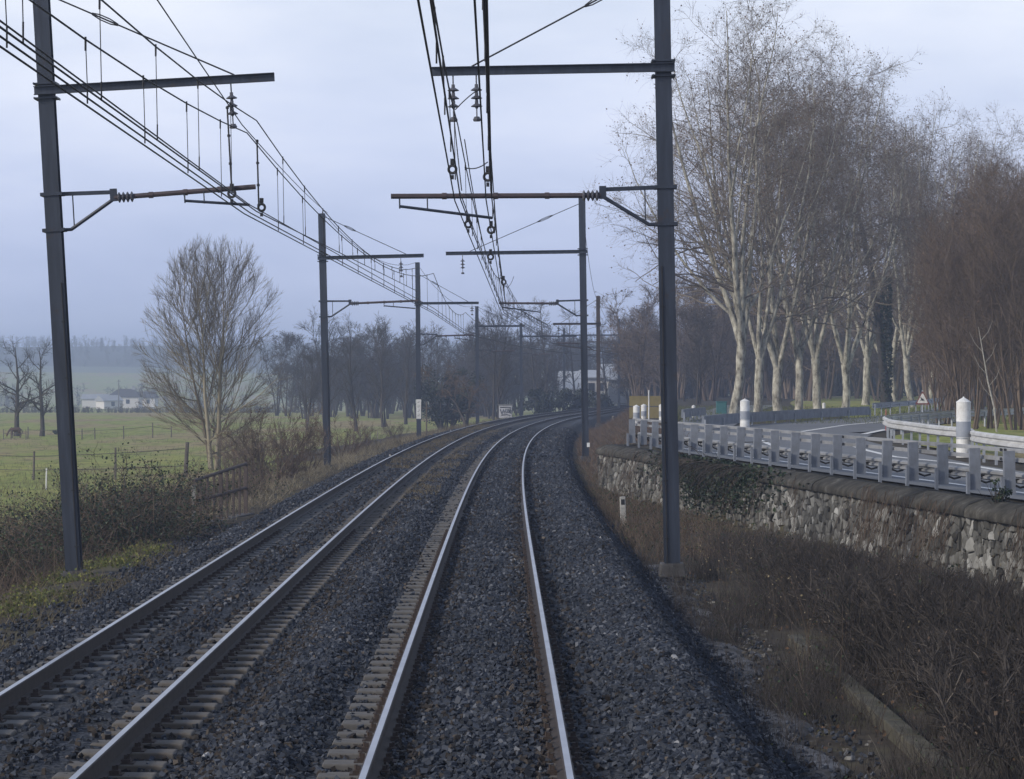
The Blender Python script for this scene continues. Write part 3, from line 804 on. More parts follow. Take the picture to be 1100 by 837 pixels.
def cat_arrays(lst): return np.concatenate(lst) if lst else np.zeros((0, 3))
def make_tree(seed, H, r, stems=1, spread=.06, levels=(), trunk_seg=9, wob=.05, up=.05, base_r=0.0, trunk_frac=1.0,
              leaves=0, leaf=(.10, .16), leaf_t=.3, trunk_levels=1, tone_lo=.2, knob=0, limb=None, taper=.12, flare=1.25, env=None):
    """returns (trunk NB, crown NB).  levels: (per, t0, t1, angle, length as share of H, up, wobble, radius share, r min, sides, nseg, shrink)"""
    g = np.random.default_rng(seed)
    tr = NB(); cr = NB()
    a = g.uniform(0, 6.28, stems); rad = g.uniform(.2, 1, stems) * base_r
    st = np.stack([rad * np.cos(a), rad * np.sin(a), np.full(stems, -.25)], 1)
    sp = spread * g.uniform(.4, 1.3, stems)
    D = np.stack([np.cos(a) * sp, np.sin(a) * sp, np.ones(stems)], 1)
    hs = H * trunk_frac * g.uniform(.85, 1.0, stems) if stems > 1 else np.array([H * trunk_frac])
    P, R = grow(st, D, hs + .25, r * (g.uniform(.6, 1, stems) if stems > 1 else np.ones(1)), taper if not limb else .82, trunk_seg, wob, up, g)
    R = R.copy(); R[:, 0] *= flare
    if knob: R[:, -1] *= 1.0 + knob; R[:, -2] *= 1.0 + knob * .7
    tr.lines(P, R, 9, g.uniform(.3, .8, len(P)))
    if limb:
        nl, ang, Ll, rl, ulimb, wl = limb
        S, Dd, rr, t, idx = sprout(P, R, nl, .80, 1.0, ang, g, .45)
        # spread them evenly round the head of the trunk
        az = g.uniform(0, 6.28) + np.arange(len(S)) * 2 * np.pi / max(1, nl) + g.normal(size=len(S)) * .3
        Dd = np.stack([np.cos(az) * math.sin(ang), np.sin(az) * math.sin(ang), np.full(len(S), math.cos(ang))], 1) * (1 + g.normal(size=(len(S), 1)) * .02)
        Dd[:, :2] *= g.uniform(.45, 1.35, (len(S), 1))
        P, R = grow(S, Dd, Ll * g.uniform(.80, 1.05, len(S)), rl * g.uniform(.75, 1.1, len(S)), .10, 12, wl, ulimb, g)
        tr.lines(P, R, 7, g.uniform(.4, .9, len(P)))
        if H > 15:                                      # heavy forks up in the crown
            S, Dd, rr, t, idx = sprout(P, R, 1, .10, .5, .42, g, .25)
            P2, R2 = grow(S, Dd, Ll * .62 * (1 - .6 * t) * g.uniform(.8, 1.1, len(S)) + 2, rr * .68, .10, 12, wl, ulimb, g)
            tr.lines(P2, R2, 6, g.uniform(.4, .9, len(P2)))
            P = np.concatenate([P, P2]); R = np.concatenate([R, R2])
    ends = []
    for li, (per, t0, t1, ang, lf, u_, w_, rf, rmin, k, ns, shr) in enumerate(levels):
        S, Dd, rr, t, idx = sprout(P, R, per, t0, t1, ang, g)
        L = lf * H * (1 - shr * (t - t0) / max(1e-3, t1 - t0)) * g.uniform(.6, 1.15, len(S))
        if env:
            rx, cz, rz = env
            for _ in range(3):
                E = S + unit(Dd + np.array([0, 0, u_ * ns * .5])) * L[:, None]
                q = np.sqrt((E[:, 0] ** 2 + E[:, 1] ** 2) / rx ** 2 + (E[:, 2] - cz) ** 2 / rz ** 2) + 1e-6
                L = np.where(q > 1, L / q ** 1.6, L)
            L = np.maximum(L, .12)
        P, R = grow(S, Dd, L, np.maximum(rr * rf, rmin), .35, ns, w_, u_, g)
        (tr if li < trunk_levels - 1 else cr).lines(P, R, k, np.clip(g.normal(.5, .2, len(P)) + (.15 if li < 1 else 0), 0, 1))
        ends.append(P)
    if leaves:
        E = ends[-1]; i = g.integers(0, len(E), leaves); j = g.integers(1, E.shape[1], leaves)
        pos = E[i, j] + g.normal(size=(leaves, 3)) * .05
        cr.leaves(pos, g.uniform(leaf[0], leaf[1], leaves), g, g.uniform(0, 1, leaves), 1)
    return tr, cr
def tree_thing(name, cat, label, base, tr, cr, mt, mc, ml, rot=0, scale=1, group=None):
    t = thing(name, label, cat, base, (0, 0, rot), group); t.scale = (scale,) * 3
    tr.build('trunk', mt, t, True)
    cr.build('crown', [mc, ml], t)
    return t
def again(src, label, base, rot=0, scale=(1, 1, 1), group=None):
    c = copy_tree(src); c.location = base; c.rotation_euler = (0, 0, rot); c.scale = scale; c['label'] = label
    if group: c['group'] = group
    return c

# ------------------------------------------------------------------ row of plane trees by the road
PL = [(17, .14, .97, .98, .26, .040, .16, .40, .018, 4, 8, .55), (8, .15, 1, .80, .090, .02, .20, .48, .0085, 3, 5, .45), (8, .15, 1, .80, .045, .0, .22, .6, .0055, 3, 3, .3)]
planes = []
for i, (hh, nl) in enumerate(((25, 5), (24.5, 4), (24.5, 5), (25, 4))):
    tr, cr = make_tree(101 + i * 7, hh, .31, 1, .07, PL, 7, .06, .02, trunk_frac=(.175, .15, .14, .19)[i], leaves=5200, leaf=(.07, .14), knob=.16, limb=(nl, (.34, .36, .46, .36)[i], hh * .84, .19, .065, .055), flare=1.35)
    planes.append((tr, cr, hh))
GP = 'plane trees in a row along the road'
plist = [(787, 447, -12, 0, 0.3, 'tall plane tree nearest the railway, first in the roadside row behind the far bollard'),
         (814, 444, 30, 1, 1.9, 'second plane tree from the railway, its thick trunk close to the first one'),
         (836, 442, 8, 2, 4.1, 'third plane tree from the railway, forking low into a V with knobbly bark'),
         (858, 442, 60, 3, 2.2, 'slender plane trunk leaning left between two forked plane trees'),
         (878, 440, 45, 1, 5.0, 'straight thin plane tree behind the small white bollard on the verge'),
         (908, 438, 70, 2, 0.9, 'pale plane tree with a wide candelabra fork, standing left of the ivy-dark trunk'),
         (980, 436, 120, 0, 3.3, 'pale pollarded plane tree just left of the warning triangle'),
         (998, 434, 128, 3, 0.2, 'pale plane tree straight behind the warning triangle, last light trunk of the row')]
first = {}
for (px_, py, ytop, k, rot, lab) in plist:
    b = PG(px_, py + 2.0, .93); b.z = .90
    H = CAMZ - (ytop - HOR) / F * b.y - b.z
    tr, cr, hh = planes[k]; sc = H / (hh * 1.03)
    if k not in first:
        t = tree_thing('plane_tree', 'tree', lab, b, tr, cr, M_plane_bark, M_twig, M_leaf_brown, rot, sc, GP); first[k] = t
    else:
        t = again(first[k], lab, b, rot, (sc, sc, sc))
tr, cr = make_tree(77, 17, .36, 1, .03, [(26, .3, 1, .8, .12, .02, .15, .3, .02, 4, 4, .5), (8, .2, 1, .8, .05, 0, .2, .5, .012, 3, 3, .3)], 9, .04, .05, leaves=500, taper=.35)
gg = np.random.default_rng(3); n = 2600
zz = gg.uniform(0, 9.5, n); aa = gg.uniform(0, 6.28, n); rr = gg.uniform(.28, .44, n)
tr.leaves(np.stack([rr * np.cos(aa), rr * np.sin(aa), zz], 1), gg.uniform(.14, .26, n), gg, gg.uniform(0, .5, n), 1)
b = PG(952, 439, .93); b.z = .9
t = thing('ivy_clad_tree', 'dark trunk wrapped in ivy standing among the pale plane trees', 'tree', b)
tr.build('trunk', [M_bark_dark, M_ivy], t, True); cr.build('crown', [M_bark_dark, M_leaf_brown], t)
# further planes seen as the lower right run of the tree line
GP2 = 'plane trees further along the road'
far_l = [(930, 436, 84, 1, 2.0, 'plane tree behind the wide candelabra one, where the tree line steps down'), (960, 434, 106, 2, 5.5, 'plane tree hidden behind the ivy-dark trunk'),
         (1030, 432, 118, 1, 1.1, 'plane tree with its crown above the right end of the far barrier'),
         (1062, 431, 130, 3, 4.4, 'plane tree above the big bollard, trunk hidden in the thicket'), (1092, 430, 140, 2, 3.0, 'plane tree at the right edge, trunk hidden in the thicket'), (1125, 430, 148, 0, 2.6, 'outermost plane tree reaching in over the right edge')]
for (px_, py, ytop, k, rot, lab) in far_l:
    b = PG(px_, py, .9); b.z = .9
    H = CAMZ - (ytop - HOR) / F * b.y - b.z; sc = H / (planes[k][2] * 1.03)
    again(first[k], lab, b, rot, (sc, sc, sc), GP2)

# ------------------------------------------------------------------ thicket on the right
TL = [(16, .12, 1, .5, .34, .10, .10, .5, .013, 4, 5, .5), (8, .15, 1, .55, .16, .05, .14, .55, .009, 3, 4, .4), (6, .15, 1, .6, .07, .02, .2, .6, .0065, 3, 3, .3)]
cop = []
for i in range(3):
    tr, cr = make_tree(300 + i, 11, .075, 7, .22, TL, 8, .06, .04, .7, leaves=(1500, 120, 260)[i], leaf=(.07, .13))
    cop.append((tr, cr))
GC = 'bare brown coppice trees in the roadside thicket'
cl = [(1012, 120, 7.5, 0, 'reddish leafy coppice bush right of the last pale plane trunk'), (1026, 128, 9.5, 1, 'bare coppice clump just left of and behind the big bollard'), (1040, 106, 8.6, 2, 'bare coppice clump right behind the big bollard'), (1056, 130, 11.5, 1, 'taller bare coppice clump between the big bollard and the right edge'),
      (1066, 108, 9.0, 2, 'coppice clump with a pale thin stem right of the big bollard'), (1080, 126, 12, 0, 'tall brown coppice clump near the right edge'), (1092, 104, 9.5, 1, 'coppice clump at the right edge above the guardrail end'), (1108, 112, 11.5, 2, 'coppice clump cut by the right edge of the view'),
      (1122, 128, 12, 1, 'coppice clump leaning in from beyond the right edge'), (1046, 150, 12.5, 0, 'tall coppice clump at the back of the thicket above the big bollard'), (1088, 150, 13.5, 1, 'tallest coppice clump at the back of the thicket near the right edge'), (1018, 150, 9.5, 2, 'coppice clump at the back of the thicket by the warning triangle')]
cf = {}
for (px_, Z, H, k, lab) in cl:
    b = Vector(((px_ - 550) / F * Z, Z, .85)); sc = H * .98 / 11.0; rot = rnd.uniform(0, 6.28)
    if k not in cf: cf[k] = tree_thing('coppice_tree', 'tree', lab, b, *cop[k], M_bark_brown, M_bark_brown, M_leaf_brown, rot, sc, GC)
    else: again(cf[k], lab, b, rot, (sc * 1.05, sc * 1.05, sc))
mb = MB(); b = PX(1071, 462, 100); b.z = .85
mb.tube([(0, 0, -.1), (-.12, 0, 1.0), (-.34, .1, 2.0), (-.55, 0, 3.1), (-.72, .1, 4.2)], [.04, .036, .03, .022, .008], 7)
for q in range(6):
    z0 = 1.4 + q * .45; x0 = np.interp(z0, [0, 1, 2, 3.1, 4.2], [0, -.12, -.34, -.55, -.72]); sgn = 1 if q % 2 else -1
    mb.tube([(x0, .03, z0), (x0 + sgn * .3, .1, z0 + .35), (x0 + sgn * .5, .2, z0 + .8)], [.009, .007, .004], 4)
o = mb.build('birch_sapling', plain('birch_bark', (.42, .40, .36), (.22, .2, .17), 8, .8)); o.location = b
tag(o, 'single thin pale stem standing out against the brown thicket', 'tree')

# ------------------------------------------------------------------ woods in the mist (many trees that read as one mass)
def proto_cloud(seed, H, stems, leaves, lv=None):
    lv = lv or [(14, .18, 1, .65, .30, .06, .12, .5, .03, 3, 4, .5), (7, .2, 1, .65, .13, .03, .16, .55, .022, 3, 3, .4), (5, .2, 1, .7, .06, 0, .2, .6, .015, 3, 2, .3)]
    tr, cr = make_tree(seed, H, .16, stems, .16, lv, 7, .07, .05, .5, leaves=leaves, leaf=(.15, .3))
    V1, Q1, T1, _ = tr.get(); V2, Q2, T2, _ = cr.get()
    return np.concatenate([V1, V2]), np.concatenate([Q1, Q2 + len(V1)]), np.concatenate([T1, T2])
WP = [proto_cloud(400 + i, 12, (3, 4, 5)[i], 250) for i in range(3)]
def wood(name, spots, mat, seed, kind='stuff', protos=None):
    g = np.random.default_rng(seed); nb = NB()
    for (x, y, z, h) in spots:
        V, Q, T = (protos or WP)[int(g.integers(3))]
        a = g.uniform(0, 6.28); s = h / 12.0; c, sn = math.cos(a), math.sin(a)
        W = np.stack([(V[:, 0] * c - V[:, 1] * sn) * s * 1.15 + x, (V[:, 0] * sn + V[:, 1] * c) * s * 1.15 + y, V[:, 2] * s + z], 1)
        nb.add(W, Q, np.clip(T + g.normal() * .12, 0, 1))
    return tag(nb.build(name, mat), kind=kind)
WM = [proto_cloud(440 + i, 12, 4, 0, [(9, .05, 1, .8, .30, .04, .14, .6, .10, 3, 3, .4), (6, .1, 1, .8, .13, .02, .2, .6, .07, 3, 2, .3)]) for i in range(3)]
g = np.random.default_rng(21)
sp = []
for i in range(76):
    Z = g.uniform(245, 330); p = g.uniform(680, 1120); sp.append(((p - 550) / F * Z, Z, .8, g.uniform(9, 16) * (1 if p > 760 else .75)))
for i in range(26):
    Z = g.uniform(190, 245); q = g.uniform(985, 1140); sp.append(((q - 550) / F * Z, Z, .8, np.interp(q, [985, 1060, 1140], [10, 15, 19]) * g.uniform(.85, 1.05)))
wood('woodland', sp, M_bark_brown, 1)
sp = []
for i in range(112):
    Z = g.uniform(300, 430); p = g.uniform(295, 700)
    if 596 < p < 672: Z = g.uniform(436, 470)
    sp.append(((p - 550) / F * Z, Z, -1.6 if p < 560 else -.6, g.uniform(6, 11.5)))
wood('distant_woodland', sp, M_bark_dark, 2)
sp = []
for i in range(420):
    Z = g.uniform(400, 445); q = g.uniform(-20, 345); sp.append(((q - 550) / F * Z, Z, float(field_z(0, Z)) - .3, g.uniform(.8, 1.35) * (1.6 if g.uniform() > .93 else 1)))
for i in range(40):
    Z = g.uniform(700, 780); q = g.uniform(-20, 345); sp.append(((q - 550) / F * Z, Z, float(field_z(0, Z)) - .3, g.uniform(3, 7)))
wood('far_hedge', sp, M_bark_dark, 3, protos=WM)
sp = []
for i in range(760):
    y = 1230 + 360 * g.uniform() ** .8; q = g.uniform(-20, 720); x = (q - 550) / F * y; sp.append((x, y, float(hill(x, y)) - 4.5 - 1.0, g.uniform(3.5, 6.5)))
wood('hilltop_wood', sp, M_bark_dark, 4, protos=WM)
sp = []
for i in range(170):
    Z = g.uniform(325, 360); q = g.uniform(690, 1130); sp.append(((q - 550) / F * Z, Z, .5, g.uniform(5, 11)))
for i in range(60):
    Z = g.uniform(430, 450); q = g.uniform(290, 690); sp.append(((q - 550) / F * Z, Z, -2.0, g.uniform(4, 8)))
wood('distant_thicket', sp, M_bark_dark, 5, protos=WM)

# ------------------------------------------------------------------ single trees and bushes, left and middle
SL = [(20, .10, .97, lambda t: 1.22 - .75 * t, .60, .050, .05, .44, .021, 5, 9, .35), (14, .12, 1, .46, .24, .05, .07, .5, .010, 3, 6, .3), (8, .15, 1, .42, .085, .06, .09, .6, .0062, 3, 3, .3)]
tr, cr = make_tree(523, 9.8, .15, 4, .15, SL, 9, .03, .01, leaves=0, base_r=.35, env=(3.7, 5.8, 5.8))
b = PX(230, 494, 127); b.z = ground_z(b.x, b.y)
tree_thing('willow_tree', 'tree', 'large bare round-crowned tree with several greyish stems standing alone in the field edge', b, tr, cr, M_bark_grey, M_bark_grey, M_leaf_brown, .7)
OL = [(12, .22, 1, .85, .38, .03, .14, .55, .03, 5, 6, .4), (9, .2, 1, .8, .17, .02, .18, .55, .016, 3, 4, .4), (6, .2, 1, .75, .075, .02, .22, .6, .010, 3, 3, .3)]
tr, cr = make_tree(600, 8, .26, 1, .05, OL, 8, .08, .02, leaves=0)
b = PX(18, 462, 205); b.z = ground_z(b.x, b.y)
ot = tree_thing('field_tree', 'tree', 'bare wide tree at the left edge of the field, the horse at its foot', b, tr, cr, M_bark_dark, M_bark_dark, M_leaf_brown, 0, .92)
b = PX(45, 461, 205); b.z = ground_z(b.x, b.y)
again(ot, 'bare dark-trunked field tree just left of the near leaning mast', b, 2.3, (.80, .80, .90))
# misty trees behind the line
BL = [(15, .2, 1, .6, .33, .06, .10, .5, .025, 4, 5, .5), (8, .2, 1, .6, .14, .04, .14, .55, .016, 3, 4, .4), (5, .2, 1, .65, .06, .02, .2, .6, .011, 3, 3, .3)]
protos = [make_tree(700, 11, .20, 1, .05, BL, 8, .05, .05), make_tree(701, 11, .17, 3, .18, BL, 8, .06, .04, .4), make_tree(702, 11, .15, 1, .03, [(22, .15, 1, .75, .17, .05, .1, .4, .02, 4, 4, .5), (7, .2, 1, .7, .08, .03, .15, .5, .013, 3, 3, .4), (4, .2, 1, .7, .04, 0, .2, .6, .01, 3, 2, .3)], 9, .03, .05)]
bgf = {}
GB = 'bare trees in the mist behind the railway'
bgl = [(352, 452, 345, 240, 1, 'bare spreading tree behind the mast by the brown bushes'), (383, 452, 352, 225, 0, 'brownish bare tree right of the mast by the brown bushes'), (415, 450, 350, 250, 1, 'bare tree halfway between the bush-side mast and the white banded mast'),
       (436, 449, 356, 262, 0, 'bare tree just left of the white banded mast'), (328, 455, 378, 230, 1, 'low bare tree right of the large round-crowned field tree'), (465, 448, 362, 280, 0, 'slim bare tree right of the white banded mast'),
       (530, 446, 333, 245, 1, 'tall forked bare tree left of the mast with the signal lamp'), (576, 441, 333, 300, 2, 'slender bare tree right of the mast with the signal lamp'), (590, 440, 326, 310, 2, 'tallest slender bare tree, left of the pale roof'),
       (618, 439, 336, 320, 2, 'slender bare tree over the pale roof'), (652, 438, 348, 330, 0, 'bare tree between the two close masts at the bend'), (684, 437, 356, 330, 1, 'bare tree above the yellow road sign board'), (712, 437, 362, 300, 0, 'bare tree hidden partly by the near right mast'),
       (748, 443, 340, 210, 1, 'low bare tree with spreading twigs left of the first plane trunk'), (735, 440, 372, 240, 0, 'small bare tree just right of the near right mast')]
for (px_, py, ytop, Z, k, lab) in bgl:
    b = PX(px_, py, Z); b.z = min(b.z, .9) ; b.z = ground_z(b.x, b.y)
    H = CAMZ - (ytop - HOR) / F * Z - b.z; sc = H / 11.2
    if k not in bgf: bgf[k] = tree_thing('bare_tree', 'tree', lab, b, *protos[k], M_bark_dark, M_bark_dark, M_leaf_brown, rnd.uniform(0, 6), sc, GB)
    else: again(bgf[k], lab, b, rnd.uniform(0, 6), (sc, sc, sc))
tr, cr = make_tree(720, 5.5, .16, 2, .35, [(9, .25, 1, .9, .42, .02, .2, .6, .03, 4, 5, .4), (9, .2, 1, .8, .2, .01, .22, .55, .014, 3, 4, .4), (7, .2, 1, .8, .09, 0, .25, .6, .009, 3, 3, .3)], 7, .12, .02, .2, leaves=250, leaf=(.1, .16))
b = PX(501, 450, 190); b.z = ground_z(b.x, b.y)
tree_thing('orchard_tree', 'tree', 'low crooked dark fruit tree left of the graffiti covered cabinet', b, tr, cr, M_bark_dark, M_bark_brown, M_leaf_brown, 1.0, .95)
def dense_bush(name, cat, label, base, H, W, n, ml, seed, leaf=(.12, .22), mt=None, group=None, lobes=7):
    g = np.random.default_rng(seed); t = thing(name, label, cat, base, (0, 0, 0), group)
    ns = 26; tr = NB()
    a = g.uniform(0, 6.28, ns)
    P, R = grow(np.stack([np.cos(a) * W * .12, np.sin(a) * W * .12, np.full(ns, -.15)], 1), np.stack([np.cos(a) * g.uniform(.1, .9, ns) * W / H, np.sin(a) * g.uniform(.1, .9, ns) * W / H, np.ones(ns)], 1), H * g.uniform(.6, 1.02, ns), .035 * H / 3, .3, 5, .12, .02, g)
    tr.lines(P, R, 4, g.uniform(0, 1, ns)); tr.build('stem', mt or M_bark_dark, t)
    c = NB()
    # leaf clumps round the stem ends, so the outline stays uneven
    K = lobes * 6
    i = g.integers(0, ns, K); j = g.integers(2, 6, K); cen = P[i, j]; rad = g.uniform(.10, .24, K) * (W + H) * .5
    q = g.integers(0, K, n); d = unit(g.normal(size=(n, 3))) * (g.uniform(size=(n, 1)) ** .45)
    pos = cen[q] + d * rad[q][:, None] * np.array([1, 1, .8]); pos[:, 2] = np.abs(pos[:, 2])
    tone = np.clip(.35 + .25 * g.normal(size=K)[q] + .2 * g.normal(size=n), 0, 1)
    c.leaves(pos, g.uniform(leaf[0], leaf[1], n), g, tone); c.build('foliage', ml, t)
    return t
b = PX(478, 449, 225); b.z = ground_z(b.x, b.y)
dense_bush('evergreen_tree', 'tree', 'dark rounded evergreen tree in the mist between two bare trees', b, 5.9, 3.6, 7000, M_ever, 31, (.14, .26))
b = PX(596, 440, 262); b.z = ground_z(b.x, b.y)
dense_bush('evergreen_bush', 'bush', 'dark wide evergreen thicket below the pale roof, inside the bend', b, 3.4, 6.0, 3600, M_ever, 32, (.2, .36))
b = PX(634, 438, 290); b.z = ground_z(b.x, b.y)
dense_bush('evergreen_bush', 'bush', 'dark evergreen thicket behind the mast pair at the bend', b, 3.0, 4.2, 2600, M_ever, 33, (.2, .36))

# bare brown shrubs along the left verge
SH = [(9, .15, 1, .55, .36, .06, .14, .55, .010, 3, 4, .4), (7, .15, 1, .6, .17, .03, .18, .6, .006, 3, 3, .35)]
shp = [make_tree(800 + i, 2.6, .03, 22, .5, SH, 6, .12, .03, .5, leaves=(260, 90)[i], leaf=(.05, .09)) for i in range(2)]
shl = [(292, 530, 88, 2.7, 0, 'bare brown twiggy shrub just right of the rusty railing'), (272, 512, 104, 2.3, 1, 'bare shrub behind the rusty railing, below the round-crowned tree'), (322, 512, 98, 2.1, 1, 'brown shrub at the foot of the mast by the bushes, on its left'),
       (370, 495, 120, 2.0, 0, 'low brown shrub right of the mast by the bushes'), (250, 502, 122, 1.9, 1, 'low shrub round the foot of the round-crowned tree'), (395, 474, 160, 1.6, 0, 'low brown shrub on the verge short of the white banded mast'), (425, 468, 172, 1.5, 1, 'dead brown shrub beside the white banded mast')]
shf = {}
for (px_, py, Z, H, k, lab) in shl:
    b = PX(px_, py, Z); b.z = ground_z(b.x, b.y); sc = H / 2.6; rot = rnd.uniform(0, 6)
    if k not in shf: shf[k] = tree_thing('bare_shrub', 'shrub', lab, b, *shp[k], M_bark_brown, M_bark_brown, M_leaf_brown, rot, sc, 'bare shrubs on the left verge')
    else: again(shf[k], lab, b, rot, (sc * 1.1, sc * 1.1, sc))
# bramble bushes on the left slope
def bramble(seed, H, W, green):
    g = np.random.default_rng(seed); nb = NB(); ns = 190
    a = g.uniform(0, 6.28, ns); r = np.sqrt(g.uniform(0, 1, ns)) * W * .5
    P, R = grow(np.stack([r * np.cos(a), r * np.sin(a), np.full(ns, -.1)], 1), np.stack([g.normal(size=ns) * .5, g.normal(size=ns) * .5, np.ones(ns)], 1), H * g.uniform(.6, 1.5, ns), .009, .4, 8, .16, -.11, g)
    nb.lines(P, R, 3, g.uniform(0, 1, ns), 0)
    S_, D_, rr, t, i = sprout(P, R, 9, .2, 1, .8, g); P2, R2 = grow(S_, D_, H * .25, .0055, .4, 3, .2, -.02, g); nb.lines(P2, R2, 3, g.uniform(0, 1, len(P2)), 0)
    n = green; i = g.integers(0, len(P2), n); j = g.integers(0, 4, n)
    pos = P2[i, j] + g.normal(size=(n, 3)) * .06; pos[:, 2] = np.abs(pos[:, 2])
    nb.leaves(pos, g.uniform(.03, .075, n), g, np.clip(g.normal(.45, .28, n), 0, 1), 1)
    return nb
brp = [bramble(900, 1.3, 2.8, 5200), bramble(901, 1.45, 2.6, 9800), bramble(902, 1.1, 3.0, 2400)]
brl = [(20, 612, 50, 0, M_bramble_leaf, 'brown and green bramble mass at the lower left edge'), (55, 586, 54, 2, M_bramble_leaf, 'brownish bramble bush left of the near leaning mast'), (118, 588, 54, 1, M_ivy, 'dark green bramble bush just right of the near leaning mast'),
       (142, 572, 58, 1, M_ivy, 'dark green bramble bush halfway between the leaning mast and the rusty railing'), (138, 578, 57, 0, M_ivy, 'dark bramble bush touching the near end of the rusty railing'), (98, 560, 64, 2, M_bramble_leaf, 'brown bramble bush behind the near leaning mast'),
       (20, 565, 62, 2, M_bramble_leaf, 'brown bramble bush at the left edge, behind the greener one'), (150, 545, 72, 2, M_bramble_leaf, 'dry bramble bush above the dark green ones'), (192, 540, 76, 0, M_bramble_leaf, 'dry bramble bush behind the near end of the rusty railing'), (240, 536, 76, 2, M_bramble_leaf, 'low bramble bush behind the rusty railing'), (60, 548, 70, 0, M_bramble_leaf, 'low bramble bush at the field edge left of the leaning mast')]
brm = {}
for (px_, py, Z, k, lm, lab) in brl:
    b = PX(px_, py, Z); b.z = ground_z(b.x, b.y); key = (k, lm.name)
    if key not in brm:
        o = brp[k].build('bramble_bush', [M_bark_brown, lm]); brm[key] = o
    else:
        o = brm[key].copy(); link(o)
    o.location = b; o.rotation_euler = (0, 0, rnd.uniform(0, 6)); s = rnd.uniform(.9, 1.1); o.scale = (s, s, s)
    tag(o, lab, 'bush', 'bramble bushes on the left slope')
# ------------------------------------------------------------------ ground cover: straw, weeds, twigs
def cover(name, spots, hmin, hmax, r, mat, seed, spread=.5, nseg=4, droop=-.06, leaves=0, leaf=(.03, .06), wob=.12, mat2=None, near_wall=None):
    g = np.random.default_rng(seed); n = len(spots)
    D = np.stack([g.normal(size=n) * spread, g.normal(size=n) * spread, np.ones(n)], 1)
    hh = g.uniform(hmin, hmax, n)
    if near_wall is not None:
        hh = np.minimum(hh, room(spots) * g.uniform(.55, 1.0, n) + near_wall * g.uniform(0, 1, n) ** 3)
    P, R = grow(spots, D, hh, r, .35, nseg, wob, droop, g)
    nb = NB(); nb.lines(P, R, 3, np.clip(g.normal(.45, .25, n), 0, 1), 0)
    if leaves:
        i = g.integers(0, n, leaves); j = g.integers(1, nseg + 1, leaves)
        nb.leaves(P[i, j] + g.normal(size=(leaves, 3)) * .04, g.uniform(leaf[0], leaf[1], leaves), g, g.uniform(0, 1, leaves), 1 if mat2 else 0)
    return tag(nb.build(name, [mat, mat2] if mat2 else mat), kind='stuff')
def room(S):
    # plants thin out and stay low towards the foot of the wall, where the ground is poor
    k = S[:, 0] / S[:, 1]; Zw = 13.5 / (k + .135)
    return np.clip((CAMZ + .6) * (1 - S[:, 1] / Zw) * .8, .10, 3)
def strip(n, y0, y1, ulo, uhi, seed, clump=0.0, pw=1.0):
    g = np.random.default_rng(seed); y = y0 + (y1 - y0) * g.uniform(size=n) ** pw
    u = g.uniform(ulo, uhi, n) if not callable(uhi) else g.uniform(size=n) * (uhi(y) - ulo) + ulo
    if clump:
        k = np.sin(y * 1.7 + u * 2.3) + np.sin(y * .63 - u * 1.1 + 1) + .6 * np.sin(y * 3.9 + u * 5.1); m = k > clump - 1
        y = y[m]; u = u[m]
    x = TX(y) + u
    z = np.array([ground_z(a, b) for a, b in zip(x, y)]) - .03
    return np.stack([x, y, z], 1)
st = strip(11000, 28, 120, -8.6, -5.9, 41, .7, 1.4); qx = 550 + st[:, 0] / st[:, 1] * F
st = st[~((qx > 203) & (qx < 274) & (st[:, 1] > 50) & (st[:, 1] < 64))]
cover('dry_grass', st, .10, .38, .0045, M_straw, 41, .5)
cover('dry_grass', strip(5000, 120, 230, -8.5, -5.8, 42, .6), .2, .5, .010, M_straw, 42, .5)
cover('verge_weeds', strip(3200, 36, 52, -8.4, -6.5, 43, 1.0), .06, .24, .004, M_weed, 43, .8, leaves=5200, leaf=(.03, .075), mat2=M_weed)
st = strip(9000, 38, 100, -12.5, -7.8, 44, .6, 1.3); qx = 550 + st[:, 0] / st[:, 1] * F
st = st[~((qx > 203) & (qx < 274) & (st[:, 1] > 40) & (st[:, 1] < 66))]      # kept clear round the culvert
cover('slope_twigs', st, .3, 1.0, .0045, M_bark_brown, 44, .6, 5)
cover('field_edge_grass', strip(6000, 60, 130, -22, -12, 45, .9), .12, .42, .008, M_straw, 45, .4, 3)
cover('verge_tussock', strip(9000, 62, 170, -8.4, -6.3, 64, .8), .12, .42, .0075, M_tuss, 64, .55, 4, -.08)
cover('straw_tussock', strip(6000, 95, 190, -13, -8.5, 46, .9), .2, .5, .009, M_straw, 46, .5, 3)  # same straw colour as the dry grass
wu = lambda y: wallx(y) - TX(y) - .06
cover('dry_brush', strip(11000, 20, 52, 4.3, wu, 47, .85), .25, 1.05, .0040, M_bark_soot, 47, .45, 5, -.03, 2600, (.02, .045), mat2=M_fern, near_wall=.45)
cover('dark_brush', strip(14000, 18, 52, 4.5, wu, 48, .8), .3, 1.2, .0045, M_bark_dark, 48, .4, 5, -.02, near_wall=.7)
cover('dead_weeds', strip(9000, 19, 46, 2.7, 4.5, 49, 1.15), .06, .50, .0032, M_bark_soot, 49, .25, 4, -.02)
cover('dry_brush', strip(14000, 48, 80, 2.7, wu, 50, .55), .15, .7, .005, M_bark_brown, 50, .5, 4, -.04, 5000, (.03, .06), mat2=M_bramble_leaf, near_wall=.35)
cover('dry_grass', strip(5000, 50, 110, 2.3, 3.3, 51, .9), .08, .32, .0055, M_straw, 51, .5)
cover('dead_fern', strip(9000, 80, 175, 3.0, 6.2, 52, .5), .25, .6, .009, M_fern, 52, .6, 4, -.08)
cover('dry_grass', strip(4200, 60, 150, -2.35, -1.5, 53, 1.0) + np.array([0, 0, .55]), .05, .17, .006, M_straw, 53, .7)
cover('dry_grass', strip(3800, 85, 170, -4.1, -3.1, 54, .8) + np.array([0, 0, .53]), .06, .2, .008, M_straw, 54, .7)
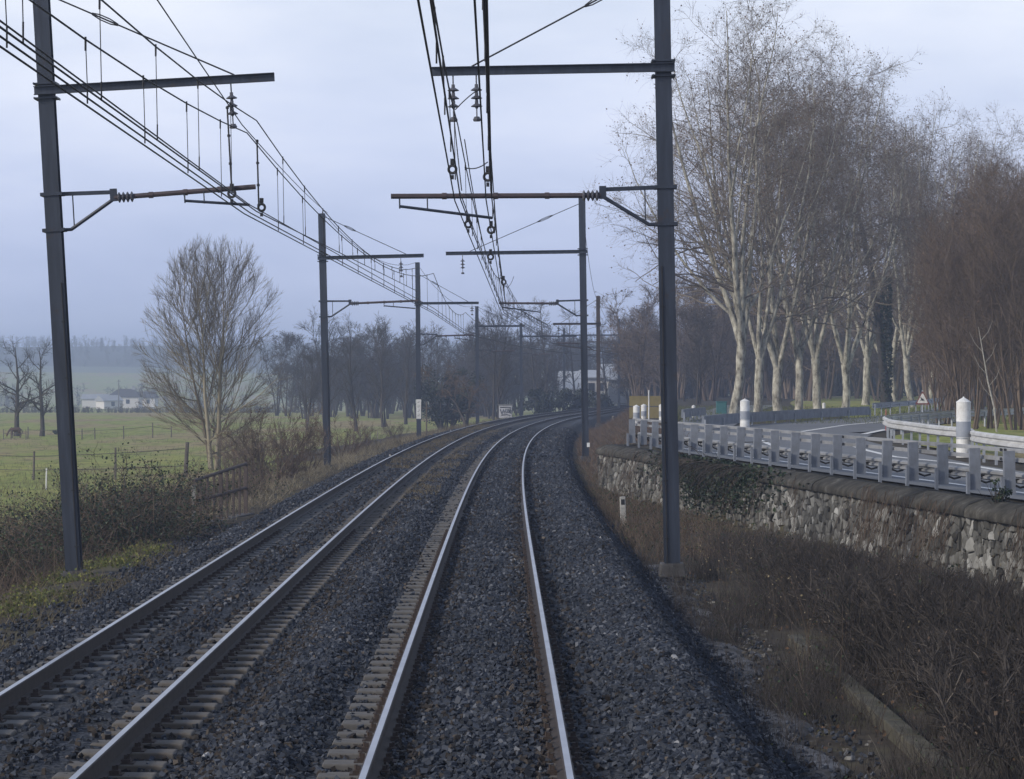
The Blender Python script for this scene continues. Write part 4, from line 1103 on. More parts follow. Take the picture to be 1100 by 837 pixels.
cover('verge_grass', strip(9000, 118, 190, 8, 40, 55), .10, .3, .012, M_weed, 55, .5, 3)
DB = [(9, .1, 1, .5, .40, .05, .14, .6, .008, 3, 5, .4), (8, .15, 1, .6, .20, .03, .18, .6, .005, 3, 4, .35)]
dbp = [make_tree(950 + i, 1.25, .014, 26, .38, DB, 6, .10, .03, .62, leaves=(120, 40, 300)[i], leaf=(.03, .06)) for i in range(3)]
dbf = {}; gd = np.random.default_rng(97); kinds = ('dark', 'brown', 'leafy')
spots = []
for i in range(80):
    y = float(gd.uniform(19, 42)); u = float(gd.uniform(4.6, 9.5)); x = float(TX(y)) + u
    if x > wallx(y) - .35 or x / y * F > 600 or len(spots) > 40: continue
    spots.append((x, y))
for i, (x, y) in enumerate(spots):
    k = i % 3; b = Vector((x, y, ground_z(x, y))); s = float(gd.uniform(.75, 1.25)); rm = float(room(np.array([[x, y, 0.]]))[0])
    if rm < .45: continue
    s = min(s, rm / 1.2 + .12); lab = 'dry twiggy bush growing in the brown brush at the foot of the stone wall'
    if k not in dbf: dbf[k] = tree_thing('dry_bush', 'bush', lab, b, *dbp[k], M_bark_soot, M_bark_soot if k != 1 else M_bark_dark, M_fern if k != 2 else M_bramble_leaf, i * 1.3, s, 'dry bushes at the foot of the stone wall')
    else: again(dbf[k], lab, b, i * 1.3, (s, s, s))
gf = np.random.default_rng(58); n = 5500; y = 85 + 150 * gf.uniform(size=n) ** 1.2; x = -(9 + gf.uniform(size=n) * (y * .21 - 9 + 4))
k = np.sin(x * .5 + y * .21) + np.sin(x * .17 - y * .35 + 2) + .7 * np.sin(x * 1.3 + y * .9); m = k > .2; x, y = x[m], y[m]
cover('field_tufts', np.stack([x, y, np.array([ground_z(a, b_) for a, b_ in zip(x, y)]) - .02], 1), .08, .26, .012, M_weed, 58, .5, 3)
gf = np.random.default_rng(59); n = 3000; y = 85 + 130 * gf.uniform(size=n) ** 1.2; x = -(9 + gf.uniform(size=n) * (y * .21 - 9 + 4))
k = np.sin(x * .4 - y * .17) + np.sin(x * .27 + y * .31 + 1); m = k > .4; x, y = x[m], y[m]
cover('field_straw', np.stack([x, y, np.array([ground_z(a, b_) for a, b_ in zip(x, y)]) - .02], 1), .08, .30, .011, M_straw, 59, .5, 3)
cover('path_moss', strip(4200, 19, 46, 2.6, 4.3, 60, 1.35), .02, .10, .005, M_weed, 60, .9, 3, leaves=1200, leaf=(.015, .035), mat2=M_weed)
cl_ = strip(30000, 19.5, 46, 3.0, 4.9, 65, .2); kq = np.sin(cl_[:, 1] * 1.9 + cl_[:, 0] * 5.0) + np.sin(cl_[:, 1] * .8 - cl_[:, 0] * 3.1 + 2); cl_ = cl_[kq > 1.0]
cover('weed_clumps', cl_, .12, .62, .0036, M_bark_soot, 65, .3, 5, -.03, 1800, (.015, .04), mat2=M_bramble_leaf, near_wall=.1)
cover('leaf_litter', strip(3000, 18, 46, 2.6, 7.5, 62, .7), .01, .03, .003, M_fern, 62, .9, 2, leaves=9000, leaf=(.03, .07), mat2=M_leaf_brown)
cover('tall_dead_weed', strip(420, 22, 50, 3.6, wu, 63, 1.0), .6, 1.4, .0045, M_bark_brown, 63, .12, 6, -.01, 2600, (.02, .045), .06, M_straw, near_wall=1.3)
# small rubble and leaf litter between the trough and the brush
g = np.random.default_rng(61); V = []
nb = NB()
cc = np.concatenate([g.normal((3.35, 33.5), (.30, 1.0), (240, 2)), g.normal((3.5, 38.5), (.25, 1.8), (60, 2)), g.normal((3.2, 26), (.3, 2.5), (60, 2))])
for (u, y) in cc:
    s = g.uniform(.012, .042); p = np.array([float(TX(y)) + u, y, -.585])
    b8 = np.array([(-1, -1, -1), (1, -1, -1), (1, 1, -1), (-1, 1, -1), (-1, -1, 1), (1, -1, 1), (1, 1, 1), (-1, 1, 1)], float) * g.uniform(.5, 1, (8, 3)) * s * np.array([1, .8, .5])
    nb.add(p + b8, [(3, 2, 1, 0), (4, 5, 6, 7), (0, 1, 5, 4), (1, 2, 6, 5), (2, 3, 7, 6), (3, 0, 4, 7)], np.full(8, g.uniform(.2, 1)))
tag(nb.build('rubble', toned('rubble_stone', [(0, (.05, .045, .04)), (.7, (.12, .11, .10)), (1, (.34, .33, .31))], .9)), kind='stuff')

# ------------------------------------------------------------------ concrete cable trough and its edging
mb = MB(); gq = np.random.default_rng(71); yy = np.arange(17.5, 47, .35); vs = []
for y in yy:
    l = 2.55; r_ = 3.30 + .22 * math.sin(y * 1.9) * math.sin(y * .7) + gq.uniform(-.09, .09)
    for k in range(7):
        p = TP(l + (r_ - l) * k / 6, float(y)); vs.append((p.x, p.y, -.548 - .012 * math.sin(y * .8 + k) + gq.uniform(-.004, .004) - (.06 if k == 6 else 0)))
mb.add(vs, [(i * 7 + k, i * 7 + k + 1, i * 7 + k + 8, i * 7 + k + 7) for i in range(len(yy) - 1) for k in range(6)])
def wet_mat():
    m, nt, b = new_mat('wet_concrete_path'); b.inputs['Specular IOR Level'].default_value = .5
    f = noise(nt, 1.3, 7, .7); f2 = noise(nt, 9, 6, .7)
    c = ramp(nt, f, [(.40, (.026, .022, .019)), (.50, (.060, .054, .054)), (.66, (.105, .097, .10))])
    c = mixc(nt, 1, c, ramp(nt, f2, [(.3, (.55, .55, .55)), (.7, (1.1, 1.1, 1.1))]), 'MULTIPLY')
    nt.links.new(c, b.inputs['Base Color']); nt.links.new(ramp(nt, f, [(.4, (.9, .9, .9)), (.62, (.42, .42, .42))]), b.inputs['Roughness']); bump(nt, b, f2, .5, .02); return m
tag(mb.build('path', wet_mat(), None, True), kind='structure')
t = thing('concrete_edging', 'narrow mossy concrete edging running along the dark brush at the lower right', 'edging', tuple(TP(4.1, 19, -.6)))
for i in range(14):
    y = 19.0 + i * 1.05
    if i == 0:
        mb = MB(); mb.box((0, 0, 0), (.2, 1.02, .16)); e0 = mb.build('edging_block', plain('mossy_concrete', (.095, .085, .062), (.045, .040, .031), 7, .95, 0, .6, dirt=(.035, .035, .018)), t, bevel=.015); o = e0
    else: o = e0.copy(); link(o, t)
    o.location = TP(4.12, y, -.545) - t.location; o.rotation_euler = (0, rnd.uniform(-.03, .03), -THEAD(y) + rnd.uniform(-.01, .01))

# ------------------------------------------------------------------ stone wall
wd = Vector((-.135, 1, 0)).normalized(); wn = Vector((-1, -.135, 0)).normalized()
W0 = Vector((wallx(19), 19, 0))
WL = (80 - 19) / wd.y
t = thing('stone_wall', 'long rubble stone retaining wall with a thick mossy concrete coping below the road', 'wall', W0)
mb = MB()
c = wd * (WL / 2) - wn * .28; mb.box((c.x, c.y, -.04), (.46, WL, 1.30), Matrix.Rotation(math.atan(.135), 3, 'Z'))
c = wd * (WL + 0.0) - wn * .28 + Vector((1.6, 1.1, 0)); 
e = wd * WL
mb.bar((e.x + .22, e.y - .2, -.06), (e.x + 3.6, e.y + 2.6, -.06), .44, 1.22)
M_mortar = plain('old_mortar', (.085, .078, .066), (.040, .037, .032), 3, .95, 0, .6)
mb.build('core', M_mortar, t)
g = np.random.default_rng(81)
def rubble(p0, d, nrm, L, cw=.20, ch=.145, z0=-.66, z1=.60):
    nx = int(L / cw); nz = int((z1 - z0) / ch) + 1
    pt = np.empty((nx + 4, nz + 4, 2))
    for i in range(nx + 4):
        for j in range(nz + 4):
            pt[i, j] = ((i - 2 + .5 * (j % 2) + g.uniform(-.46, .46)) * cw, z0 + (j - 2 + g.uniform(-.42, .42)) * ch)
    drop = g.uniform(size=pt.shape[:2]) < .22            # merged neighbours make bigger stones
    V = []; Fc = []; T = []
    for i in range(2, nx + 2):
        for j in range(2, nz + 2):
            if drop[i, j]: continue
            c = pt[i, j]; poly = [(c[0] - .6, c[1] - .5), (c[0] + .6, c[1] - .5), (c[0] + .6, c[1] + .5), (c[0] - .6, c[1] + .5)]
            for a in range(-2, 3):
                for b_ in range(-2, 3):
                    ii, jj = i + a, j + b_
                    if (a == 0 and b_ == 0) or not (0 <= ii < nx + 4 and 0 <= jj < nz + 4) or drop[ii, jj]: continue
                    q = pt[ii, jj]; n0, n1 = q[0] - c[0], q[1] - c[1]; k = (n0 * (q[0] + c[0]) + n1 * (q[1] + c[1])) / 2
                    out = []
                    for m_ in range(len(poly)):
                        A_, B_ = poly[m_], poly[(m_ + 1) % len(poly)]
                        da = A_[0] * n0 + A_[1] * n1 - k; db = B_[0] * n0 + B_[1] * n1 - k
                        if da <= 0: out.append(A_)
                        if (da < 0) != (db < 0) and da != db:
                            t_ = da / (da - db); out.append((A_[0] + (B_[0] - A_[0]) * t_, A_[1] + (B_[1] - A_[1]) * t_))
                    poly = out
                    if len(poly) < 3: break
                if len(poly) < 3: break
            if len(poly) < 3 or g.uniform() < .06: continue
            cx = sum(v[0] for v in poly) / len(poly); cz = sum(v[1] for v in poly) / len(poly)
            if max(v[1] for v in poly) > z1 + .05: continue
            pr = g.uniform(.005, .065); sx, sz = g.uniform(-.18, .18, 2); base = len(V); n_ = len(poly); tn = float(np.clip(g.normal(.5, .25), 0, 1))
            for f_, o in ((.93, -.06), (.90, pr * .55), (.66, pr)):
                for v in poly:
                    a_ = cx + (v[0] - cx) * f_; z_ = cz + (v[1] - cz) * f_
                    oo = o if o < 0 else o + (v[0] - cx) * sx + (v[1] - cz) * sz + g.uniform(-.008, .008)
                    V.append(tuple(p0 + d * a_ + Vector((0, 0, z_)) + nrm * oo)); T.append(tn)
            for r_ in (0, 1):
                for m_ in range(n_):
                    m2 = (m_ + 1) % n_; Fc.append((base + r_ * n_ + m_, base + r_ * n_ + m2, base + (r_ + 1) * n_ + m2, base + (r_ + 1) * n_ + m_))
            Fc.append(tuple(base + 2 * n_ + m_ for m_ in range(n_)))
    return V, Fc, T
SV, SF, ST = rubble(wn * -.045, wd, wn, WL)
ed = Vector((3.4, 2.8, 0)).normalized(); en = Vector((-2.8, 3.4, 0)).normalized()
M_rubble = toned('wall_stone', [(0, (.045, .044, .042)), (.35, (.11, .107, .098)), (.7, (.215, .21, .195)), (1, (.40, .395, .375))], .92, 3.5, .15, .4)
me = bpy.data.meshes.new('stonework'); me.from_pydata(SV, [], SF); me.materials.append(M_rubble)
at_ = me.attributes.new('tone', 'FLOAT', 'POINT'); at_.data.foreach_set('value', ST); me.update(); link(bpy.data.objects.new('stonework', me), t)
def coping_mat():
    m, nt, b = new_mat('mossy_coping'); b.inputs['Roughness'].default_value = .95; b.inputs['Specular IOR Level'].default_value = .1
    co = nt.nodes.new('ShaderNodeTexCoord').outputs['Generated']; oi = nt.nodes.new('ShaderNodeObjectInfo')
    tc_ = nt.nodes.new('ShaderNodeTexCoord').outputs['Object']
    ad = nt.nodes.new('ShaderNodeVectorMath'); ad.operation = 'ADD'; nt.links.new(tc_, ad.inputs[0])
    cb = nt.nodes.new('ShaderNodeCombineXYZ'); ml = nt.nodes.new('ShaderNodeMath'); ml.operation = 'MULTIPLY'; ml.inputs[1].default_value = 40; nt.links.new(oi.outputs['Random'], ml.inputs[0]); nt.links.new(ml.outputs[0], cb.inputs[0]); nt.links.new(cb.outputs[0], ad.inputs[1])
    f = noise(nt, 2.3, 7, .7, ad.outputs[0])
    c = ramp(nt, f, [(.30, (.022, .022, .019)), (.45, (.046, .043, .037)), (.58, (.075, .070, .061)), (.70, (.15, .145, .13)), (.8, (.27, .265, .24))])
    nt.links.new(c, b.inputs['Base Color']); bump(nt, b, noise(nt, 14, 7, .7, ad.outputs[0]), .5, .025); return m
M_cop = coping_mat()
prof = [(-.34, .50), (.04, .57), (.055, .585), (.05, .66), (.03, .71), (-.04, .77), (-.28, .865), (-.52, .88), (-.52, .60), (-.34, .58)]
def coping_mesh(L):
    mb = MB(); N = 14; vs = []; n = len(prof)
    for i in range(N + 1):
        for (q, z) in prof: vs.append((-q + rnd.uniform(-.008, .008), i * L / N, z + rnd.uniform(-.008, .008)))
    fs = []
    for i in range(N):
        for k in range(n): fs.append((i * n + k, (i + 1) * n + k, (i + 1) * n + (k + 1) % n, i * n + (k + 1) % n))
    fs.append(tuple(range(n - 1, -1, -1))); fs.append(tuple(N * n + k for k in range(n)))
    mb.add(vs, fs); return mb
ncop = 18; Lc = WL / ncop
cm = [coping_mesh(Lc - .006).build('coping_stone', M_cop, t, True) for _ in range(3)]
for i in range(ncop):
    o = cm[i] if i < 3 else cm[i % 3].copy()
    if i >= 3: link(o, t)
    o.location = wd * (i * Lc + .01) + Vector((0, 0, rnd.uniform(-.006, .006))); o.rotation_euler = (rnd.uniform(-.001, .001), 0, math.atan(.135) + rnd.uniform(-.002, .002))
for i in range(2):
    o = cm[i].copy(); link(o, t); o.location = e + ed * (i * Lc - .1) + Vector((.3, -.1, 0)); o.rotation_euler = (0, 0, -math.atan2(3.4, 2.8))
# ivy spilling over the wall behind the near mast
g = np.random.default_rng(83); nb = NB(); n = 9000
s = g.normal(44.0, 2.9, n); z = .95 - np.abs(g.normal(0, .55, n)); k = .5 * np.sin(s * 2.1) + .4 * np.sin(s * 5.3 + z * 4)
m = (k > -.35) & (z > -.65); s, z = s[m], z[m]; n = len(s)
off = g.uniform(.08, .34, n) * (1 - .3 * (z > .6))
pos = np.stack([W0.x + wd.x * s + wn.x * off, W0.y + wd.y * s + wn.y * off, z], 1)
nb.leaves(pos, g.uniform(.05, .12, n), g, np.clip(g.normal(.4, .25, n), 0, 1), 1)
ns = 260; s0 = g.normal(44, 2.9, ns); S_ = np.stack([W0.x + wd.x * s0 + wn.x * .1, W0.y + wd.y * s0 + wn.y * .1, np.full(ns, .86)], 1)
P, R = grow(S_, np.stack([np.full(ns, wn.x) + g.normal(size=ns) * .4, g.normal(size=ns) * .8, g.normal(size=ns) * .3], 1), g.uniform(.4, 1.5, ns), .007, .4, 7, .15, -.16, g)
nb.lines(P, R, 3, g.uniform(0, 1, ns), 0)
tag(nb.build('ivy', [M_bark_dark, M_ivy]), 'dark green ivy and bramble spilling down the stone wall right of the near mast', 'ivy')
# dead creepers hanging down the wall
g = np.random.default_rng(84); nb = NB(); ns = 1300; s0 = np.concatenate([g.uniform(2, 30, ns // 2), g.uniform(10, 60, ns - ns // 2)])
kk = np.sin(s0 * 1.3) + np.sin(s0 * .47 + 1) ; s0 = s0[kk > -.2]; ns = len(s0)
z0 = g.uniform(.1, .9, ns); S_ = np.stack([W0.x + wd.x * s0 + wn.x * .12, W0.y + wd.y * s0 + wn.y * .12, z0], 1)
P, R = grow(S_, np.stack([np.full(ns, wn.x * .3) + g.normal(size=ns) * .1, g.normal(size=ns) * .4, np.full(ns, -1.)], 1), g.uniform(.3, 1.2, ns), .006, .4, 6, .10, -.05, g)
nb.lines(P, R, 3, g.uniform(0, .6, ns))
tag(nb.build('dead_creeper', M_bark_brown), 'dead brown creeper stems hanging down the face of the stone wall', 'creeper')
b = wd * 23.2 + W0 - wn * .3; b.z = .86
dense_bush('small_bush', 'bush', 'small leafy weed growing on the coping in front of the guardrail near the right edge', b, .55, .4, 260, M_bramble_leaf, 88, (.03, .07), group=None, lobes=2)

# ------------------------------------------------------------------ road
def sheet(name, pts, z, mat, kind='structure'):
    mb = MB(); mb.add([(p[0], p[1], z + (float(right_top(p[1])) - .84)) for p in pts], [tuple(range(len(pts)))]); return tag(mb.build(name, mat), kind=kind)
def gl(Z, o=0.0): return wallx(Z) + o          # lines parallel to the wall
near = [(gl(Z, 1.0), Z) for Z in (20, 40, 60, 72)] + [(4.35, 78), (5.5, 86), (6.4, 96), (7.2, 112), (8.6, 128), (12.0, 160)]
farb = [(14.5, 160), (11.8, 128), (9.9, 112)]
edge = [(9.9, 112), (13.2, 122), (16.5, 131), (19.6, 139), (25, 158), (32, 188)]
right = [(37.5, 188), (30, 158), (22.5, 131), (17.8, 110), (14.0, 97), (12.2, 88), (11.5, 74), (11.3, 60), (12.3, 40), (14.8, 20)]
# triangulated strips so the long outline stays clean
mb = MB()
def strip_faces(A, B, z):
    n = max(len(A), len(B)) * 4
    def res(L):
        d = [0]
        for a, b_ in zip(L[:-1], L[1:]): d.append(d[-1] + math.hypot(b_[0] - a[0], b_[1] - a[1]))
        return [(float(np.interp(d[-1] * i / n, d, [p[0] for p in L])), float(np.interp(d[-1] * i / n, d, [p[1] for p in L]))) for i in range(n + 1)]
    a = res(A); b_ = res(B); vs = []
    for p, q in zip(a, b_):
        vs += [(p[0], p[1], z + float(right_top(p[1])) - .84), (q[0], q[1], z + float(right_top(q[1])) - .84)]
    mb.add(vs, [(2 * i, 2 * i + 1, 2 * i + 3, 2 * i + 2) for i in range(n)])
strip_faces(near[:8], right[::-1][:6] + [(13.2, 99), (9.9, 112.5)], .852)
tag(mb.build('road', M_asph), kind='structure')
mb = MB(); strip_faces([(9.9, 112.5), (13.2, 122), (16.5, 131), (19.6, 139), (25, 158), (32, 188)], [(13.2, 99), (14.4, 99.5), (17.8, 110), (22.5, 126), (30, 152), (38.5, 186)], .852); tag(mb.build('road', M_asph), kind='structure')
mb = MB(); strip_faces([(7.2, 112), (8.6, 128), (12.0, 160), (17, 200)], [(9.9, 112.5), (11.8, 128), (15.5, 160), (21, 200)], .852); tag(mb.build('road', M_asph), kind='structure')
def paint(pts, w=.14, lab=None):
    mb = MB(); P = [Vector((p[0], p[1], .857 + float(right_top(p[1])) - .84)) for p in pts]; vs = []
    for i, p in enumerate(P):
        d = (P[min(i + 1, len(P) - 1)] - P[max(i - 1, 0)]).normalized(); nrm = Vector((d.y, -d.x, 0)) * w / 2
        vs += [p + nrm, p - nrm]
    mb.add(vs, [(2 * i, 2 * i + 1, 2 * i + 3, 2 * i + 2) for i in range(len(P) - 1)])
    return tag(mb.build('road_marking', M_paint), kind='structure')
def rp(px_, py): p = PG(px_, py, .87); return (p.x, p.y)
paint([rp(858, 464), rp(908, 457), rp(960, 452.5)], .22)
paint([rp(928, 466), rp(951, 461.5)], .28)
paint([rp(905, 474.5), rp(930, 483), rp(960, 490), (11.0, 62), (11.2, 50)], .2)
paint([rp(815, 472), rp(838, 481)], .2)
paint([(gl(Z, 1.9), Z) for Z in (30, 50, 70, 76)], .16)

# ------------------------------------------------------------------ crash barrier above the wall
t0 = Vector((gl(33, .75), 33, .85))
t = thing('crash_barrier', 'grey steel crash barrier with tall flat posts along the top of the stone wall', 'guardrail', t0)
hd = math.atan(.135)
def gpt(Z, o, z): return Vector((gl(Z, o), Z, z)) - t0
Zs = 33.5; posts = []
while Zs < 78.4: posts.append(Zs); Zs += 1.85
Rw = Matrix.Rotation(hd, 3, 'Z')
mb = MB(); mb.box((0, 0, .50), (.19, .012, .74)); mb.box((-.089, .045, .53), (.012, .078, .68)); mb.box((.089, .045, .53), (.012, .078, .68)); p0 = mb.build('post', M_rail_grey, t)
mb = MB(); mb.box((0, 0, .20), (.055, .012, .52)); mb.box((-.022, .035, .20), (.012, .06, .52)); s0 = mb.build('short_post', M_rail_grey, t)
mb = MB(); mb.box((0, 0, 0), (.14, .10, .05)); mb.tube([(-.05, .02, 0), (.0, .06, -.08), (.12, .02, -.13), (.24, .0, -.10)], .02, 5); k0 = mb.build('rail_bracket', M_dark, t)
for i, Z in enumerate(posts):
    for src, o, dz, dz2, nm in ((p0, .75, 0, 0, 0), (s0, .60, -.03, -.08, 1), (k0, 1.0, .34, .55, 2)):
        c = src if i == 0 else src.copy()
        if i: link(c, t)
        c.location = gpt(Z + dz2, o, .84 + dz); c.rotation_euler = (rnd.uniform(-.03, .03), rnd.uniform(-.025, .025), hd + rnd.uniform(-.10, .10)); c.location.z += rnd.uniform(-.018, .018)
def rail_sweep(name, o, z, prof, mat, Z0=32.5, Z1=78.6):
    mb = MB(); mb.sweep([(gpt(Z, o, z), -hd) for Z in (Z0, 45, 60, 70, Z1)], prof); return mb.build(name, mat, t)
sq = [(-.04, -.034), (.04, -.034), (.04, .034), (-.04, .034)]
M_pale = plain('pale_zinc', (.36, .365, .375), (.26, .265, .28), 2.0, .6, .2, dirt=(.2, .2, .2))
Wb = [(0, -.155), (.02, -.15), (.08, -.11), (.08, -.05), (.015, -.01), (.015, .01), (.08, .05), (.08, .11), (.02, .15), (0, .155), (-.012, .15), (.062, .105), (.062, .055), (0, .015), (0, -.015), (.062, -.055), (.062, -.105), (-.012, -.15)]
rail_sweep('top_rail', .92, 1.69, sq, M_pale); rail_sweep('middle_rail', .94, 1.53, sq, M_pale); rail_sweep('low_rail', 1.12, 1.20, [(-x, z * .62) for x, z in Wb][::-1], M_pale)
for Zc in (43.5, 54.0):                      # small plates with two rows of dark marks on the rails
    for zz in (1.69, 1.53):
        mb = MB()
        for k in range(5):
            if k == 2: continue
            p = gpt(Zc + .07 * k - .15, .865, zz); mb.box(p, (.006, .05, .05), Rw)
        mb.build('rail_mark', M_dark, t)
# curved barrier round the grass island
path = [(14.5, 30), (12.9, 46), (12.05, 55), (11.85, 60), (12.0, 65), (12.55, 69), (12.45, 74), (12.6, 79), (12.75, 84), (13.15, 88), (14.0, 94), (15.8, 100), (17.6, 105.5), (20, 111), (23.5, 118), (28, 128)]
def smooth_path(L, n):
    L = [Vector((p[0], p[1], 0)) for p in L]; out = []
    for i in range(len(L) - 1):
        a, b_, c, d = L[max(i - 1, 0)], L[i], L[i + 1], L[min(i + 2, len(L) - 1)]
        for k in range(n):
            q = k / n; out.append(.5 * ((2 * b_) + (c - a) * q + (2 * a - 5 * b_ + 4 * c - d) * q * q + (3 * b_ - a - 3 * c + d) * q ** 3))
    out.append(L[-1]); return out
def w_barrier(name, label, L, h, mat, width=.31, both=False, step=2.0, plate=False):
    P = smooth_path(L, 5); t0_ = Vector((P[0].x, P[0].y, float(right_top(P[0].y))))
    t_ = thing(name, label, 'guardrail', t0_)
    hd_ = [math.atan2((P[min(i + 1, len(P) - 1)] - P[max(i - 1, 0)]).x, (P[min(i + 1, len(P) - 1)] - P[max(i - 1, 0)]).y) for i in range(len(P))]
    zz = lambda p: Vector((p.x, p.y, float(right_top(p.y)) + h)) - t0_
    mb = MB(); pf = [(-x, z * width / .31) for x, z in Wb][::-1]
    if plate: pf = [(-.05, -width / 2), (.05, -width / 2), (.05, width / 2), (-.05, width / 2)]
    mb.sweep([(zz(p), q) for p, q in zip(P, hd_)], pf); mb.build('rail', mat, t_)
    mb = MB(); mb.box((0, 0, 0), (.06, .10, h + .12)); q0 = None
    acc = 0; prev = P[0]; cnt = 0
    for p, q in zip(P, hd_):
        acc += (p - prev).length; prev = p
        if acc >= step or cnt == 0:
            acc = 0; cnt += 1
            if q0 is None: q0 = mb.build('post', M_galv, t_); o = q0
            else: o = q0.copy(); link(o, t_)
            v = zz(p) - Vector((0, 0, h / 2 - .02)); o.location = v + Vector((math.cos(q), -math.sin(q), 0)) * .09; o.rotation_euler = (0, 0, -q)
    return t_
w_barrier('curved_barrier', 'pale steel crash barrier curving tightly round the grass island at the junction', path, .60, M_white_rail)
w_barrier('roadside_barrier', 'long low grey barrier across the road in front of the plane trees', [(7.9, 104), (9.6, 111), (13.2, 122), (16.5, 131), (19.8, 139.5)], .36, M_rail_grey, .46, step=4, plate=True)
w_barrier('far_barrier', 'thin distant guardrail continuing past the warning triangle', [(20.2, 140.5), (25.3, 158), (29, 173), (33, 192)], .62, M_galv, .31)
mb = MB()
w_barrier('short_barrier', 'short stretch of grey barrier just right of the near mast behind the road', [(8.4, 124), (9.2, 129), (10.3, 134)], .40, M_rail_grey, .42, step=3, plate=True)
# grass island inside the curve
isl = [(12.6, 72), (12.75, 84), (13.2, 88), (14.2, 94), (16, 100), (20.4, 110.5), (28.2, 127), (34, 127), (34, 60), (12.9, 60), (12.3, 65)]
mb = MB(); mb.add([(x + .15, y, .864) for x, y in isl], [tuple(range(len(isl)))])
tag(mb.build('grass_island', M_grass), kind='structure')

# ------------------------------------------------------------------ bollards, posts, signs
def bollard(px_, Z, h, w, label, band=True):
    b = Vector(((px_ - 550) / F * Z, Z, float(right_top(Z)) + .01)); r = w / 2
    t = thing('bollard', label, 'bollard', b, (rnd.uniform(-.01, .01), rnd.uniform(-.012, .012), 0))
    mb = MB(); mb.lathe((0, 0, 0), [(r, 0), (r, h * .895), (r * 1.03, h * .90), (r * 1.03, h * .912), (r * .55, h * .955), (r * .12, h * .985), (r * .10, h), (.004, h)], 24); o = mb.build('body', M_white, t)
    if band:
        mb = MB(); mb.lathe((0, 0, 0), [(r * 1.004, h * .33), (r * 1.016, h * .335), (r * 1.016, h * .585), (r * 1.004, h * .59)], 24); mb.build('reflective_band', M_greyband, t)
        mb = MB(); mb.lathe((0, 0, 0), [(r * 1.006, h * .30), (r * 1.02, h * .303), (r * 1.02, h * .32), (r * 1.006, h * .323)], 24); mb.build('collar', M_galv, t)
    return t
bollard(1035, 67, 1.62, .385, 'largest white bollard with a grey band and pointed cap, in front of the brown thicket')
bollard(800, 105, 1.30, .40, 'white pointed bollard with a grey band in front of the plane trunks')
bollard(683.5, 118, .90, .31, 'left one of the white bollards in front of the yellow road sign board')
bollard(691.5, 124, .88, .27, 'smaller white bollard just right of another, in front of the yellow road sign board')
bollard(711, 122, .92, .28, 'white bollard half hidden by the near right mast')
for (px_, Z, h, lab) in ((745, 138, .68, 'small white bollard behind the short grey barrier'), (792, 150, .60, 'small white bollard by the foot of the first plane trunk'), (885, 158, .62, 'small white bollard on the verge below the straight thin plane tree')):
    bollard(px_, Z, h, .2, lab, False)
t = thing('sign_board', 'yellow-brown road sign board of two wide panels seen from behind beside the track', 'sign', PX(676, 450, 132))
mb = MB(); 
for k, (zc, hh) in enumerate(((.94, .52), (.33, .58))):
    mb = MB(); mb.box((1.15, 0, zc), (2.3, .04, hh)); mb.build('panel', plain('ochre_panel', (.24, .195, .085), (.18, .145, .065), 3, .7), t)
for x in (.5, 1.8):
    mb = MB(); mb.box((x, .06, .3), (.07, .07, 1.75)); mb.build('support', M_galv, t)
mb = MB(); mb.tube([(0, 0, -.1), (0, 0, 1.5)], .035, 8); mb.tube([(0, 0, 1.5), (0, 0, 1.53)], .04, 8); o = mb.build('delineator_post', M_white); o.location = PX(697, 452, 126); tag(o, 'thin white post in front of the yellow road sign board', 'post')
# animal warning triangle
b = PX(991, 456, 112); b.z = .86
t = thing('warning_sign', 'triangular warning sign with a leaping deer on a thin grey post', 'road sign', b, (0, 0, .0))
mb = MB(); mb.tube([(0, .03, -.1), (0, .03, 1.62)], .03, 8); mb.build('post', M_galv, t)
def tri(s, y0, y1, z0):
    h = s * .866; mb = MB(); n = []
    for y in (y0, y1):
        for (x, z) in ((-s * .47, 0.02), (-s * .49, -.01), (-s * .46, -.035), (s * .46, -.035), (s * .49, -.01), (s * .47, .02), (.03, h * .97), (0, h), (-.03, h * .97)):
            n.append((x, y, z0 + z))
    k = 9; mb.add(n, [tuple(range(k)), tuple(range(2 * k - 1, k - 1, -1))] + [(i, k + i, k + (i + 1) % k, (i + 1) % k) for i in range(k)]); return mb
tri(.64, 0, .02, 1.02).build('border', plain('faded_red_border', (.20, .07, .065), (.14, .055, .05), 6, .6), t)
tri(.46, -.006, -.001, 1.085).build('face', plain('sign_white', (.72, .70, .68), None, 6, .5), t)
deer = [(-.13, 1.15), (-.07, 1.175), (-.01, 1.15), (.05, 1.165), (.12, 1.13), (.055, 1.20), (.03, 1.245), (-.02, 1.26), (-.055, 1.30), (-.06, 1.345), (-.075, 1.305), (-.12, 1.29), (-.085, 1.27), (-.06, 1.22), (-.085, 1.195)]
mb = MB(); n = len(deer); mb.add([(x, -.009, z) for x, z in deer] + [(x, -.0065, z) for x, z in deer], [tuple(range(n)), tuple(range(2 * n - 1, n - 1, -1))] + [(i, n + i, n + (i + 1) % n, (i + 1) % n) for i in range(n)]); mb.build('deer_symbol', M_dark, t)
mb = MB(); mb.tube([(0, 0, -.1), (.01, 0, .85)], .022, 7); o = mb.build('marker_stake', plain('red_plastic', (.34, .09, .08), (.25, .07, .065), 5, .5)); o.location = PX(951.5, 462, 103); tag(o, 'thin red stake on the tip of the grass island', 'stake')
t = thing('relay_cabinet', 'teal green cabinet on the grass left of the first plane trunk', 'cabinet', PX(775, 447, 152))
mb = MB(); mb.box((0, 0, .42), (.62, .4, .86)); mb.box((0, 0, .87), (.68, .46, .05)); mb.build('body', plain('teal_paint', (.035, .13, .13), (.025, .10, .105), 4, .6), t, bevel=.015)
